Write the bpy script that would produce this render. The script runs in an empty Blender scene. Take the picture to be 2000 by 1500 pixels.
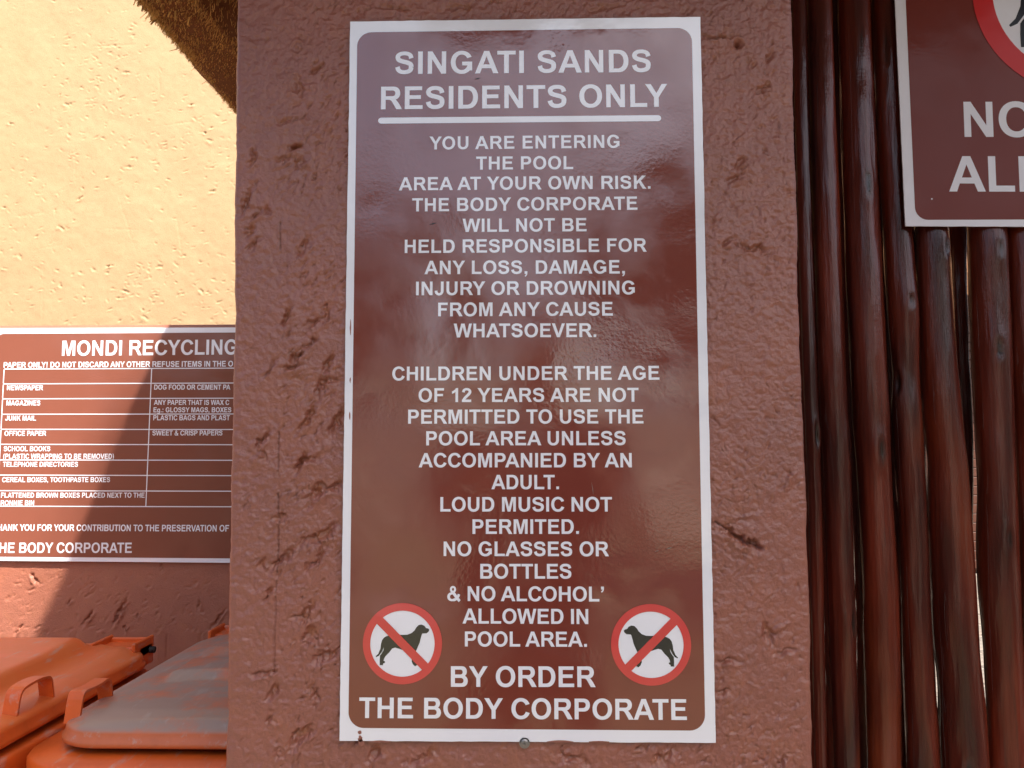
import bpy, math, random
import numpy as np
from mathutils import Vector, Matrix, Quaternion
from mathutils.geometry import delaunay_2d_cdt

random.seed(7)
RNG = np.random.default_rng(7)
SC = bpy.context.scene
COL = SC.collection

# ------------------------------------------------------------------ camera
EYE = Vector((0.0, 0.0, 1.42))
F = 1600.0                                     # focal length in pixels of a 2000 px wide frame
ay = Vector((34, 130, F)).normalized()         # world y, z in image axes (x right, y down, z ahead)
az = Vector((-33, -19640, F)).normalized()
az = (az - ay * az.dot(ay)).normalized()
ax = ay.cross(az) * -1
if ax.x < 0: ax = -ax
def img2world(v):                              # image-axis vector -> world vector
    return Vector((v.dot(ax), v.dot(ay), v.dot(az)))
def ray(px, py):
    return img2world(Vector((px - 1000, py - 750, F)))
def onY(px, py, Y):
    d = ray(px, py); t = (Y - EYE.y) / d.y
    return EYE + d * t
def onZ(px, py, Z):
    d = ray(px, py); t = (Z - EYE.z) / d.z
    return EYE + d * t
cam_d = bpy.data.cameras.new('camera'); cam = bpy.data.objects.new('camera', cam_d); COL.objects.link(cam)
R = Matrix((img2world(Vector((1, 0, 0))), img2world(Vector((0, -1, 0))), img2world(Vector((0, 0, -1))))).transposed()
cam.matrix_world = Matrix.Translation(EYE) @ R.to_4x4()
cam_d.sensor_width = 36; cam_d.lens = 36 * F / 2000; cam_d.clip_start = 0.03; cam_d.clip_end = 600
SC.camera = cam

# ------------------------------------------------------------------ light
SUN = Vector((0.39, -0.55, 1.0)).normalized()
w = bpy.data.worlds.new('World'); SC.world = w; w.use_nodes = True
nt = w.node_tree; nt.nodes.clear()
sky = nt.nodes.new('ShaderNodeTexSky'); sky.sky_type = 'NISHITA'; sky.sun_disc = False
sky.sun_elevation = math.asin(SUN.z); sky.sun_rotation = math.atan2(SUN.x, SUN.y)
sky.air_density = 1.0; sky.dust_density = 4.0; sky.ozone_density = 1.0
bg = nt.nodes.new('ShaderNodeBackground'); bg.inputs[1].default_value = 0.10
wo = nt.nodes.new('ShaderNodeOutputWorld')
nt.links.new(sky.outputs[0], bg.inputs[0]); nt.links.new(bg.outputs[0], wo.inputs[0])
sl = bpy.data.lights.new('sun', 'SUN'); sl.energy = 5.0; sl.angle = math.radians(1.0); sl.color = (1.0, 0.95, 0.87)
so = bpy.data.objects.new('sun', sl); COL.objects.link(so); so.location = (2, -4, 8)
so.rotation_euler = SUN.to_track_quat('Z', 'Y').to_euler()
SC.view_settings.view_transform = 'Standard'; SC.view_settings.look = 'None'
SC.view_settings.gamma = 1; SC.view_settings.use_curve_mapping = False
SC.view_settings.exposure = 1.38
SC.render.engine = 'CYCLES'
SC.cycles.max_bounces = 8
SC.cycles.use_denoising = True; SC.cycles.denoiser = 'OPENIMAGEDENOISE'
SC.cycles.denoising_input_passes = 'RGB_ALBEDO_NORMAL'; SC.cycles.denoising_prefilter = 'ACCURATE'

# ------------------------------------------------------------------ object helpers
def link(o): COL.objects.link(o); return o
def wloc(o):
    v = Vector((0, 0, 0))
    while o is not None:
        v = v + o.location; o = o.parent
    return v
def tag(o, label=None, cat=None, group=None, kind=None):
    if label: o['label'] = label
    if cat: o['category'] = cat
    if group: o['group'] = group
    if kind: o['kind'] = kind
    return o
def thing(name, loc, label, cat, group=None):
    o = bpy.data.objects.new(name, None); o.location = loc; o.empty_display_size = .05
    return tag(link(o), label, cat, group)
def mk(name, V, Fc, mat, parent=None, smooth=False):
    """world-space vertices -> one mesh object, parented to its thing"""
    base = wloc(parent) if parent else Vector((0, 0, 0))
    me = bpy.data.meshes.new(name)
    V = np.asarray(V, dtype=float) - np.array(base)
    if isinstance(Fc, np.ndarray):
        n, k = Fc.shape
        me.vertices.add(len(V)); me.vertices.foreach_set('co', V.astype(np.float32).ravel())
        me.loops.add(n * k); me.loops.foreach_set('vertex_index', Fc.astype(np.int32).ravel())
        me.polygons.add(n); me.polygons.foreach_set('loop_start', np.arange(0, n * k, k, dtype=np.int32))
        me.polygons.foreach_set('loop_total', np.full(n, k, dtype=np.int32))
        me.update(calc_edges=True)
    else:
        me.from_pydata([tuple(v) for v in V], [], Fc)
    if smooth: me.polygons.foreach_set('use_smooth', np.ones(len(me.polygons), dtype=bool))
    me.materials.append(mat)
    o = bpy.data.objects.new(name, me); o.parent = parent
    return link(o)
def grid_faces(n, m, wrap=False):
    i, j = np.meshgrid(np.arange(n - 1), np.arange(m if wrap else m - 1), indexing='ij')
    j2 = (j + 1) % m
    return np.stack([i * m + j, i * m + j2, (i + 1) * m + j2, (i + 1) * m + j], -1).reshape(-1, 4)
class MB:
    def __init__(s): s.V = []; s.F = []
    def add(s, V, Fc):
        b = len(s.V); s.V += [tuple(v) for v in V]; s.F += [[b + i for i in f] for f in Fc]; return s
    def box(s, x0, x1, y0, y1, z0, z1):
        return s.add([(x, y, z) for z in (z0, z1) for y in (y0, y1) for x in (x0, x1)],
                     [(0, 2, 3, 1), (4, 5, 7, 6), (0, 1, 5, 4), (2, 6, 7, 3), (0, 4, 6, 2), (1, 3, 7, 5)])
    def rbox(s, x0, x1, y0, y1, z0, z1, b):      # box with bevelled edges
        vs = []
        for z in (z0, z1):
            for y in (y0, y1):
                for x in (x0, x1):
                    sx, sy, sz = (1 if x == x0 else -1), (1 if y == y0 else -1), (1 if z == z0 else -1)
                    vs += [(x, y + sy * b, z + sz * b), (x + sx * b, y, z + sz * b), (x + sx * b, y + sy * b, z)]
        import bmesh
        bm = bmesh.new()
        for v in vs: bm.verts.new(v)
        bmesh.ops.convex_hull(bm, input=list(bm.verts)); bm.verts.index_update()
        s.add([v.co[:] for v in bm.verts], [[v.index for v in f.verts] for f in bm.faces]); bm.free(); return s
    def tube(s, pts, rad, n=10, cap=True):
        pts = [Vector(p) for p in pts]; rr = rad if hasattr(rad, '__len__') else [rad] * len(pts)
        V = []; up = Vector((0.1, 1, 0.2)).normalized()
        for i, p in enumerate(pts):
            d = (pts[min(i + 1, len(pts) - 1)] - pts[max(i - 1, 0)]).normalized()
            a = d.cross(up)
            a = a.normalized() if a.length > 1e-4 else d.orthogonal().normalized()
            b = a.cross(d)
            for k in range(n):
                t = 2 * math.pi * k / n; V.append(p + (a * math.cos(t) + b * math.sin(t)) * rr[i])
        Fs = [(i * n + k, i * n + (k + 1) % n, (i + 1) * n + (k + 1) % n, (i + 1) * n + k) for i in range(len(pts) - 1) for k in range(n)]
        if cap: Fs += [tuple(range(n))[::-1], tuple((len(pts) - 1) * n + k for k in range(n))]
        return s.add(V, Fs)
    def build(s, name, mat, parent=None, smooth=False): return mk(name, s.V, s.F, mat, parent, smooth)

# ------------------------------------------------------------------ noise (numpy)
_TAB = RNG.random((256, 256))
def vnoise(x, y, seed=0):
    x = np.asarray(x, float) + seed * 17.37; y = np.asarray(y, float) + seed * 9.71
    xi = np.floor(x).astype(int); yi = np.floor(y).astype(int)
    fx = x - xi; fy = y - yi; fx = fx * fx * fx * (fx * (fx * 6 - 15) + 10); fy = fy * fy * fy * (fy * (fy * 6 - 15) + 10)
    a = _TAB[xi % 256, yi % 256]; b = _TAB[(xi + 1) % 256, yi % 256]
    c = _TAB[xi % 256, (yi + 1) % 256]; d = _TAB[(xi + 1) % 256, (yi + 1) % 256]
    return (a + (b - a) * fx + (c - a) * fy + (a - b - c + d) * fx * fy) * 2 - 1
def fbm(x, y, seed=0, o=4):
    r = 0; a = 1; t = 0
    for k in range(o):
        r = r + a * vnoise(x * 2 ** k, y * 2 ** k, seed + k * 3); t += a; a *= .5
    return r / t
def gouge(S, Z, D, W, s0, z0, la, lb, ang, dep, seed, lip=.35):
    """one trowel drag / pit in a plaster surface: D depth field (m), W bare-paint mask"""
    rad = max(la, lb) * 2.6
    i0, i1 = np.searchsorted(Z[:, 0], [z0 - rad, z0 + rad]); j0, j1 = np.searchsorted(S[0], [s0 - rad, s0 + rad])
    if i1 - i0 < 2 or j1 - j0 < 2: return
    s = S[i0:i1, j0:j1] - s0; z = Z[i0:i1, j0:j1] - z0
    k = 1 / max(lb, .001)
    s, z = s + (vnoise(s * k * .5, z * k * .5, seed) * .8 + vnoise(s * 330, z * 330, seed + 7) * .45) * lb, z + (vnoise(s * k * .5, z * k * .5, seed + 5) * .8 + vnoise(s * 330, z * 330, seed + 9) * .45) * lb
    c, n = math.cos(ang), math.sin(ang)
    a = (s * c + z * n) / la; b = (-s * n + z * c) / lb
    rag = 1 + .7 * vnoise(a * 3, b * 2, seed + 2)
    body = np.exp(-(a * a) ** 1.4 - np.where(b > 0, (b * 1.9) ** 2 * 2.2, b * b) * rag)
    lipf = np.exp(-a * a - ((b + 1.7) / .8) ** 2)
    D[i0:i1, j0:j1] -= dep * body - dep * lip * lipf
    W[i0:i1, j0:j1] = np.maximum(W[i0:i1, j0:j1], np.clip(body * rag * min(1, dep / .002), 0, 1))

# ------------------------------------------------------------------ materials
def nodes(name):
    m = bpy.data.materials.new(name); m.use_nodes = True; t = m.node_tree; t.nodes.clear()
    out = t.nodes.new('ShaderNodeOutputMaterial'); b = t.nodes.new('ShaderNodeBsdfPrincipled')
    t.links.new(b.outputs[0], out.inputs[0]); return m, t, b
def nd(t, typ, ins=None, **kw):
    n = t.nodes.new(typ)
    for k, v in kw.items(): setattr(n, k, v)
    for k, v in (ins or {}).items():
        if isinstance(v, bpy.types.NodeSocket): t.links.new(v, n.inputs[k])
        else: n.inputs[k].default_value = v
    return n
def pos(t, scale=(1, 1, 1)):
    g = t.nodes.new('ShaderNodeNewGeometry')
    return nd(t, 'ShaderNodeMapping', {'Vector': g.outputs['Position'], 'Scale': scale}).outputs[0]
def noise(t, v, sc, det=4, rough=.55, dist=0):
    return nd(t, 'ShaderNodeTexNoise', {'Vector': v, 'Scale': sc, 'Detail': det, 'Roughness': rough, 'Distortion': dist}).outputs['Fac']
def ramp(t, f, a, b, c0=(0, 0, 0, 1), c1=(1, 1, 1, 1)):
    r = nd(t, 'ShaderNodeValToRGB', {'Fac': f}); e = r.color_ramp.elements
    e[0].position = a; e[1].position = b; e[0].color = c0; e[1].color = c1; return r.outputs[0]
def mix(t, f, a, b):
    n = t.nodes.new('ShaderNodeMix'); n.data_type = 'RGBA'
    for i, v in ((0, f), (6, a), (7, b)):
        if isinstance(v, bpy.types.NodeSocket): t.links.new(v, n.inputs[i])
        else: n.inputs[i].default_value = v
    return n.outputs[2]
def mth(t, op, a, b=0.0):
    n = t.nodes.new('ShaderNodeMath'); n.operation = op
    for i, v in ((0, a), (1, b)):
        if isinstance(v, bpy.types.NodeSocket): t.links.new(v, n.inputs[i])
        else: n.inputs[i].default_value = v
    return n.outputs[0]
def bump(t, b, h, strength, dist, prev=None, coat=False):
    n = nd(t, 'ShaderNodeBump', {'Height': h, 'Strength': strength, 'Distance': dist})
    if prev: t.links.new(prev, n.inputs['Normal'])
    t.links.new(n.outputs[0], b.inputs['Normal'])
    if coat: t.links.new(n.outputs[0], b.inputs['Coat Normal'])
    return n.outputs[0]
def C(r, g, b_): return (r, g, b_, 1)
def plain(name, c, rough=.5, metal=0, var=.12, sc=40, bmp=0, spec=.5):
    m, t, b = nodes(name); n = noise(t, pos(t), sc)
    t.links.new(mix(t, n, C(*[x * (1 - var) for x in c]), C(*[min(1, x * (1 + var)) for x in c])), b.inputs['Base Color'])
    b.inputs['Roughness'].default_value = rough; b.inputs['Metallic'].default_value = metal
    b.inputs['Specular IOR Level'].default_value = spec
    if bmp: bump(t, b, n, .5, bmp)
    return m

def plaster(name, c, c2, wearc, rough, fine=380, fd=.0016, spec=.5, dust=None):
    m, t, b = nodes(name); p = pos(t)
    n1 = noise(t, p, 9, 5, .6); n2 = noise(t, p, 60, 4, .6); n3 = noise(t, p, fine, 3, .6)
    base = mix(t, ramp(t, n1, .35, .65), C(*c), C(*c2))
    base = mix(t, mth(t, 'MULTIPLY', ramp(t, n2, .45, .8), .35), base, C(*[x * .8 for x in c]))
    n5 = noise(t, p, 26, 5, .65, .8)
    base = mix(t, mth(t, 'MULTIPLY', ramp(t, n5, .52, .70), .28), base, C(*wearc))
    base = mix(t, mth(t, 'MULTIPLY', ramp(t, noise(t, p, 210, 3, .6), .60, .70), .45), base, C(*[x * .6 for x in c]))
    at = nd(t, 'ShaderNodeAttribute', attribute_name='wear')
    wm = mth(t, 'MULTIPLY', at.outputs['Fac'], ramp(t, noise(t, p, 45, 4, .6), .38, .62))
    base = mix(t, wm, base, C(*wearc))
    # small flecks where the paint has come off
    v = nd(t, 'ShaderNodeTexVoronoi', {'Vector': p, 'Scale': 70.0})
    fl = mth(t, 'MULTIPLY', mth(t, 'LESS_THAN', v.outputs['Distance'], .09), ramp(t, n1, .52, .56))
    base = mix(t, mth(t, 'MULTIPLY', fl, .6), base, C(*wearc))
    t.links.new(base, b.inputs['Base Color'])
    t.links.new(mth(t, 'ADD', mth(t, 'MULTIPLY', n2, .22), rough - .1), b.inputs['Roughness'])
    b.inputs['Specular IOR Level'].default_value = spec
    h = mth(t, 'ADD', mth(t, 'MULTIPLY', n3, .75), mth(t, 'MULTIPLY', noise(t, p, 170, 4, .7), .65))
    bump(t, b, h, .8, fd)
    return m
M = {}
M['pillar'] = plaster('painted_plaster_terracotta', (.310, .104, .070), (.268, .092, .065), (.36, .125, .052), .32, spec=.8)
M['terra'] = plaster('painted_plaster_terracotta_smooth', (.35, .128, .078), (.315, .115, .074), (.38, .15, .07), .42)
M['cream'] = plaster('painted_plaster_cream', (.430, .285, .152), (.415, .272, .142), (.37, .225, .11), .7, fd=.0008)

def glossy_print(name, c, var=.05, coat=1.0):
    """vinyl print on a coated sheet: slight waves in the sheet, orange peel in the coat"""
    m, t, b = nodes(name); p = pos(t)
    n = noise(t, p, 30, 4, .6)
    t.links.new(mix(t, n, C(*[x * (1 - var) for x in c]), C(*[min(1, x * (1 + var)) for x in c])), b.inputs['Base Color'])
    b.inputs['Roughness'].default_value = .5; b.inputs['Specular IOR Level'].default_value = .1
    b.inputs['Coat Weight'].default_value = coat; b.inputs['Coat IOR'].default_value = 1.95
    sm = ramp(t, noise(t, p, 14, 3, .5), .42, .62)
    b.inputs['Coat Roughness'].default_value = .06
    t.links.new(mth(t, 'ADD', mth(t, 'MULTIPLY', sm, .12), .09), b.inputs['Coat Roughness'])
    big = noise(t, p, 7.0, 2, .4)
    mid = noise(t, p, 26, 3, .5)
    patch = ramp(t, noise(t, pos(t, (1, 1, 1)), 10, 2, .5), .46, .60)
    peel = mth(t, 'MULTIPLY', noise(t, p, 260, 2, .5), patch)
    h = mth(t, 'ADD', mth(t, 'ADD', mth(t, 'MULTIPLY', big, 5.0), mth(t, 'MULTIPLY', mid, .35)), mth(t, 'MULTIPLY', peel, .13))
    n1 = nd(t, 'ShaderNodeBump', {'Height': h, 'Strength': 1.0, 'Distance': .001})
    t.links.new(n1.outputs[0], b.inputs['Coat Normal'])
    return m
M['white'] = glossy_print('sign_white_print', (.88, .89, .96), .015)
M['letter'] = M['white']
M['brown'] = glossy_print('sign_brown_print', (.200, .038, .024))
M['red'] = glossy_print('sign_red_print', (.66, .045, .045))
M['black'] = glossy_print('sign_black_print', (.012, .012, .014))
M['brown_faded'] = glossy_print('sign_brown_sunfaded', (.235, .078, .050), .05, .55)  # lighter than the other sign brown: glare of direct sun put into the colour
for k_, c_ in (('white', (.82, .81, .88)), ('brown', (.175, .030, .020)), ('red', (.60, .025, .025)), ('black', (.010, .010, .014))): M[k_ + '_matt'] = glossy_print('dog_sign_' + k_ + '_print', c_, .04, .10)
M['steel'] = plain('galvanised_steel', (.30, .29, .28), .45, .9, .15, 90)
M['dark_steel'] = plain('dark_steel', (.05, .05, .05), .45, .6)

def varnish():
    m, t, b = nodes('varnished_pole'); 
    p = pos(t, (1, 1, .05)); q = pos(t)
    at = nd(t, 'ShaderNodeAttribute', attribute_name='wear')
    g = noise(t, p, 120, 5, .65); g2 = noise(t, pos(t, (1, 1, .12)), 22, 3, .5)
    c = mix(t, ramp(t, g2, .35, .68), C(.042, .0055, .0032), C(.165, .021, .0070))
    c = mix(t, mth(t, 'MULTIPLY', ramp(t, g, .50, .72), .55), c, C(.030, .005, .0035))
    c = mix(t, ramp(t, noise(t, pos(t, (1, 1, .3)), 9, 3, .5), .60, .75), c, C(.17, .030, .008))
    c = mix(t, at.outputs['Fac'], c, C(.012, .004, .003))
    t.links.new(c, b.inputs['Base Color'])
    b.inputs['Roughness'].default_value = .5; b.inputs['Coat Weight'].default_value = .8
    b.inputs['Coat IOR'].default_value = 1.5; b.inputs['Specular IOR Level'].default_value = .15
    t.links.new(mth(t, 'ADD', mth(t, 'MULTIPLY', noise(t, pos(t, (1, 1, .2)), 40, 3, .6), .15), .02), b.inputs['Coat Roughness'])
    h = mth(t, 'ADD', mth(t, 'MULTIPLY', g, .8), mth(t, 'ADD', mth(t, 'MULTIPLY', noise(t, q, 300, 2), .12), mth(t, 'MULTIPLY', noise(t, pos(t, (1, 1, .15)), 90, 3), .9)))
    cr2 = mth(t, 'ABSOLUTE', mth(t, 'SUBTRACT', noise(t, pos(t, (1, 1, .03)), 55, 2, .5), .5))
    h = mth(t, 'SUBTRACT', h, mth(t, 'MULTIPLY', mth(t, 'LESS_THAN', cr2, .006), 1.5))
    bump(t, b, h, .8, .0018, coat=True)
    return m
M['pole'] = varnish()

def plastic(name, c, top):
    """moulded bin plastic; faces that look up are bleached by the sun"""
    m, t, b = nodes(name); p = pos(t)
    n = noise(t, p, 14, 5, .65); s = noise(t, pos(t, (1, .25, 1)), 60, 4, .6)
    at = nd(t, 'ShaderNodeAttribute', attribute_name='fade')
    f = mth(t, 'MULTIPLY', at.outputs['Fac'], ramp(t, n, .30, .56))
    col = mix(t, f, mix(t, ramp(t, n, .4, .7), C(*c), C(*[x * .82 for x in c])), C(*top))
    col = mix(t, mth(t, 'MULTIPLY', ramp(t, s, .58, .72), .5), col, C(.42, .36, .32))
    t.links.new(col, b.inputs['Base Color'])
    t.links.new(mth(t, 'ADD', mth(t, 'MULTIPLY', n, .25), .28), b.inputs['Roughness'])
    bump(t, b, mth(t, 'ADD', s, mth(t, 'MULTIPLY', noise(t, p, 250, 2), .4)), .3, .0006)
    return m
M['bin_orange'] = plastic('orange_bin_plastic', (.70, .120, .018), (.66, .15, .034))
M['bin_faded'] = plastic('faded_bin_plastic', (.60, .15, .05), (.335, .238, .192))  # grey lid top: fading plus reflected sky sheen put into the colour
M['rubber'] = plain('black_rubber', (.02, .02, .02), .6)

def straw(name, c1, c2):
    m, t, b = nodes(name); at = nd(t, 'ShaderNodeAttribute', attribute_name='tone')
    n = noise(t, pos(t), 35, 4, .6)
    f = mth(t, 'ADD', mth(t, 'MULTIPLY', at.outputs['Fac'], .7), mth(t, 'MULTIPLY', n, .35))
    t.links.new(ramp(t, f, .15, .95, C(*c1), C(*c2)), b.inputs['Base Color'])
    b.inputs['Roughness'].default_value = .75; return m
M['straw'] = straw('thatching_grass', (.28, .125, .030), (.90, .58, .20))
M['straw_core'] = plain('thatch_core', (.17, .070, .022), .9, var=.4, sc=120, bmp=.003)

def paving_mat():
    m, t, b = nodes('paving_brick'); oi = t.nodes.new('ShaderNodeObjectInfo'); p = pos(t)
    n = noise(t, p, 25, 5, .65); big = noise(t, p, 3, 3, .5)
    c = mix(t, n, C(.14, .115, .095), C(.24, .205, .17)); c = mix(t, ramp(t, big, .4, .7), c, C(.19, .145, .115))
    t.links.new(c, b.inputs['Base Color']); b.inputs['Roughness'].default_value = .85
    bump(t, b, n, .5, .003); return m
M['paving'] = paving_mat()
M['grass'] = plain('lawn_grass', (.085, .075, .032), .9, var=.45, sc=14, bmp=.02)
M['soil'] = plain('sandy_ground', (.20, .16, .115), .95, var=.25, sc=6, bmp=.01)
M['leaf'] = plain('tree_leaf', (.06, .095, .03), .55, var=.5, sc=9)
M['bark'] = plain('tree_bark', (.13, .095, .065), .9, var=.4, sc=30, bmp=.01)
M['dark_timber'] = plain('stained_timber', (.07, .022, .012), .4, var=.3, sc=25, bmp=.001)
M['skin'] = plain('skin', (.42, .23, .16), .5, var=.06)
M['shirt'] = plain('dark_shirt', (.035, .04, .06), .85, var=.15, sc=90)
M['trousers'] = plain('khaki_trousers', (.17, .13, .09), .85, var=.12, sc=70)
M['hair'] = plain('brown_hair', (.03, .018, .012), .5, var=.3, sc=120)
M['cam_black'] = plain('camera_plastic', (.02, .02, .022), .35)
M['glass'] = plain('lens_glass', (.01, .01, .015), .05, spec=.9)

# ------------------------------------------------------------------ ground
def struct(o): o['kind'] = 'structure'; return o
g = MB(); g.add([(-150, -150, -.004), (150, -150, -.004), (150, 150, -.004), (-150, 150, -.004)], [(0, 1, 2, 3)])
struct(g.build('ground', M['soil']))
# brick paving, laid in courses with sunken joints
def pave(x0, x1, y0, y1, name):
    bx, by, j = .20, .10, .006; V = []; n = 0; rows = int((y1 - y0) / by)
    P = []
    for r in range(rows):
        off = (r % 2) * bx / 2
        for c in range(int((x1 - x0) / bx)):
            P.append((x0 + c * bx + off, y0 + r * by))
    P = np.array(P); N = len(P); h = .030 + RNG.random(N) * .003
    e = .004
    cx0, cx1 = P[:, 0] + j / 2, P[:, 0] + bx - j / 2; cy0, cy1 = P[:, 1] + j / 2, P[:, 1] + by - j / 2
    z0 = np.full(N, .0)
    def quad(xa, xb, ya, yb, z): return np.stack([np.stack([xa, ya, z], -1), np.stack([xb, ya, z], -1), np.stack([xb, yb, z], -1), np.stack([xa, yb, z], -1)], 1)
    A = np.concatenate([quad(cx0, cx1, cy0, cy1, z0), quad(cx0, cx1, cy0, cy1, h - e), quad(cx0 + e, cx1 - e, cy0 + e, cy1 - e, h)], 1)
    T = [(0, 1, 5, 4), (1, 2, 6, 5), (2, 3, 7, 6), (3, 0, 4, 7), (4, 5, 9, 8), (5, 6, 10, 9), (6, 7, 11, 10), (7, 4, 8, 11), (8, 9, 10, 11)]
    Fc = (np.arange(N)[:, None, None] * 12 + np.array(T)[None]).reshape(-1, 4)
    return mk(name, A.reshape(-1, 3), Fc, M['paving'])
o = pave(-4.0, 6.4, -1.3, 9.5, 'paving'); o['kind'] = 'stuff'; tag(o, 'grey brown brick paving running in courses beyond the pole fence')
bed = MB().box(-4, 6.5, -1.3, 9.5, .0, .022); struct(bed.build('paving_joint_sand', M['soil']))
GZ = .033
struct(MB().box(-9, 9, -14, -1.35, .0, .018).build('lawn', M['grass']))  # unseen dark ground, added to dim what the tall sign mirrors low down
struct(MB().box(-9, 9, -6.3, -5.0, .0, .024).build('garden_path', M['paving']))  # unseen paler strip, added as a brighter patch for the sign to mirror

# ------------------------------------------------------------------ plastered walls
def sstep(x, a, b): t = np.clip((x - a) / (b - a), 0, 1); return t * t * (3 - 2 * t)
def relief(name, mat, X0, X1, Z0, Z1, Y, step, vis, field, parent=None, thick=.2):
    """front sheet of a wall with its relief in the mesh; dense over vis=(x0,x1,z0,z1)"""
    def axis(a, b, v0, v1):
        p = list(np.arange(v0, v1, step))
        pre = list(np.linspace(a, v0, 8, endpoint=False)) if a < v0 - .01 else []
        post = list(np.linspace(v1, b, 8)) if b > v1 + .01 else [v1]
        return np.array(pre + p + post)
    S, Z = np.meshgrid(axis(X0, X1, vis[0], vis[1]), axis(Z0, Z1, vis[2], vis[3]))
    D = np.zeros_like(S); W = np.zeros_like(S); D, W = field(S, Z, D, W)
    n, m = S.shape
    P = np.stack([S, Y - D, Z], -1).reshape(-1, 3)
    Fc = grid_faces(n, m)
    # returns: top, sides, back
    b = len(P)
    ring = [(0, m - 1), (n - 1, m - 1), (n - 1, 0), (0, 0)]
    back = np.array([(X1, Y + thick, Z0), (X1, Y + thick, Z1), (X0, Y + thick, Z1), (X0, Y + thick, Z0)])
    V = np.concatenate([P, back])
    o = mk(name, V, [tuple(f) for f in Fc.tolist()] +
           [tuple((n - 1) * m + j for j in range(m)) + (b + 1, b + 2)[0:0] + (b + 1, b + 2),
            tuple(i * m + m - 1 for i in range(n - 1, -1, -1)) + (b, b + 1),
            tuple(i * m for i in range(n)) + (b + 2, b + 3), (b, b + 3, b + 2, b + 1)], mat, parent)
    sm = np.ones(len(o.data.polygons), dtype=bool); sm[-4:] = False; o.data.polygons.foreach_set('use_smooth', sm)
    at = o.data.attributes.new('wear', 'FLOAT', 'POINT'); at.data.foreach_set('value', np.concatenate([W.ravel(), np.zeros(4)]).astype(np.float32))
    return o

def cream_field(S, Z, D, W):
    D += fbm(S * 6, Z * 6, 1) * .0022 + fbm(S * 45, Z * 45, 4, 3) * .0005
    r = random.Random(3)
    for k in range(3200):
        s, z = r.uniform(-2.3, -.65), r.uniform(1.55, 3.15)
        if vnoise(np.array([s * 4]), np.array([z * 4]), 9)[0] < r.uniform(-.8, .3): continue
        big = r.random() < .05
        gouge(S, Z, D, W, s, z, r.uniform(.0028, .0075) * (1.6 if big else 1), r.uniform(.0018, .0034) * (1.6 if big else 1), r.uniform(-1.0, .5), r.uniform(.0012, .0030) * (1.6 if big else 1), k, .5)
    for k in range(26):                        # long shallow trowel scratches
        s, z = r.uniform(-2.2, -.8), r.uniform(1.8, 3.0)
        gouge(S, Z, D, W, s, z, r.uniform(.04, .10), .003, r.uniform(-.35, .25) if k % 3 else r.uniform(-1.6, -1.2), .0006, k + 900, .3)
    return D, W * .5
YC, YT = 2.45, 1.90
relief_c = relief('wall_front', M['cream'], -5.0, .55, 0, 3.6, YC, .0030, (-1.80, -.80, 1.75, 2.86), cream_field)
house = thing('house_wall', (-2.2, YC, 0), 'sunlit cream plastered house wall rising above the terracotta wall and recycling sign', 'wall')
relief_c.name = 'plaster_face'; relief_c.parent = house; relief_c.matrix_parent_inverse = Matrix.Translation(-Vector(house.location))

def terra_field(S, Z, D, W):
    D += fbm(S * 7, Z * 7, 11) * .002 + fbm(S * 60, Z * 60, 14, 3) * .0004
    for px, py, la, lb, an, dp in [(68, 1130, .016, .007, -1.0, .004), (172, 1205, .022, .007, 1.0, .004), (232, 1195, .036, .008, 1.1, .005), (243, 1228, .012, .006, 1.3, .003),
                                   (135, 1176, .010, .005, 1.0, .003), (387, 1180, .014, .005, 1.4, .003), (424, 1210, .026, .007, 1.0, .004), (36, 1228, .014, .006, .9, .003),
                                   (72, 1226, .010, .005, .6, .002), (315, 1105, .020, .004, 1.5, .002), (180, 1145, .010, .004, .8, .002), (268, 1204, .006, .004, 1.2, .003), (60, 1152, .008, .006, .2, .002)]:
        p = onY(px, py, YT); gouge(S, Z, D, W, p.x, p.z, la * .8, lb * .6, an, dp * 1.8, int(px), .6)
    r = random.Random(5)
    for k in range(260):
        p = onY(r.uniform(-30, 455), r.uniform(1098, 1300), YT)
        gouge(S, Z, D, W, p.x, p.z, r.uniform(.003, .008), r.uniform(.002, .004), r.uniform(.2, 1.5), r.uniform(.0006, .002), k + 40, .5)
    return D, W * .45
ztop = onY(300, 634.5, YT).z
bw = thing('boundary_wall', (-1.5, YT, 0), 'low terracotta plastered wall behind the orange bins with the recycling sign on it', 'wall')
rt = relief('plaster_face', M['terra'], -3.6, .35, 0, ztop, YT, .0024, (-1.30, -.55, 1.0, 1.30), terra_field, thick=.12)
rt.parent = bw; rt.matrix_parent_inverse = Matrix.Translation(-Vector(bw.location))

# ------------------------------------------------------------------ pillar
YP = .9095                                       # mean plane of its front face
yl = [(462, 0), (457, 300), (455, 560), (451, 900), (445, 1150), (438, 1500)]
yr = [(1547, 0), (1560, 480), (1566, 700), (1577, 1000), (1586, 1250), (1591, 1500)]
L = sorted([(onY(a, b, YP).z, onY(a, b, YP).x) for a, b in yl]); Rr = sorted([(onY(a, b, YP).z, onY(a, b, YP).x) for a, b in yr])
XM = 0.02; DEP = .46
zz = np.concatenate([np.linspace(0, .88, 9)[:-1], np.arange(.88, 1.99, .0014), np.linspace(2.0, 2.75, 9)])
xl = np.interp(zz, [a for a, _ in L], [b for _, b in L]) + .0012 * fbm(zz * 40, zz * 0 + 3, 5, 4) * .9 + .0005 * vnoise(zz * 45, zz * 0, 8)
xr = np.interp(zz, [a for a, _ in Rr], [b for _, b in Rr]) + .0010 * fbm(zz * 30, zz * 0 + 7, 6, 3)
cr = .007
sl_ = np.linspace(-1, 1, 340)                    # across the front
nf = 540; rows = []
fx = np.linspace(0, 1, nf)
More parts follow.
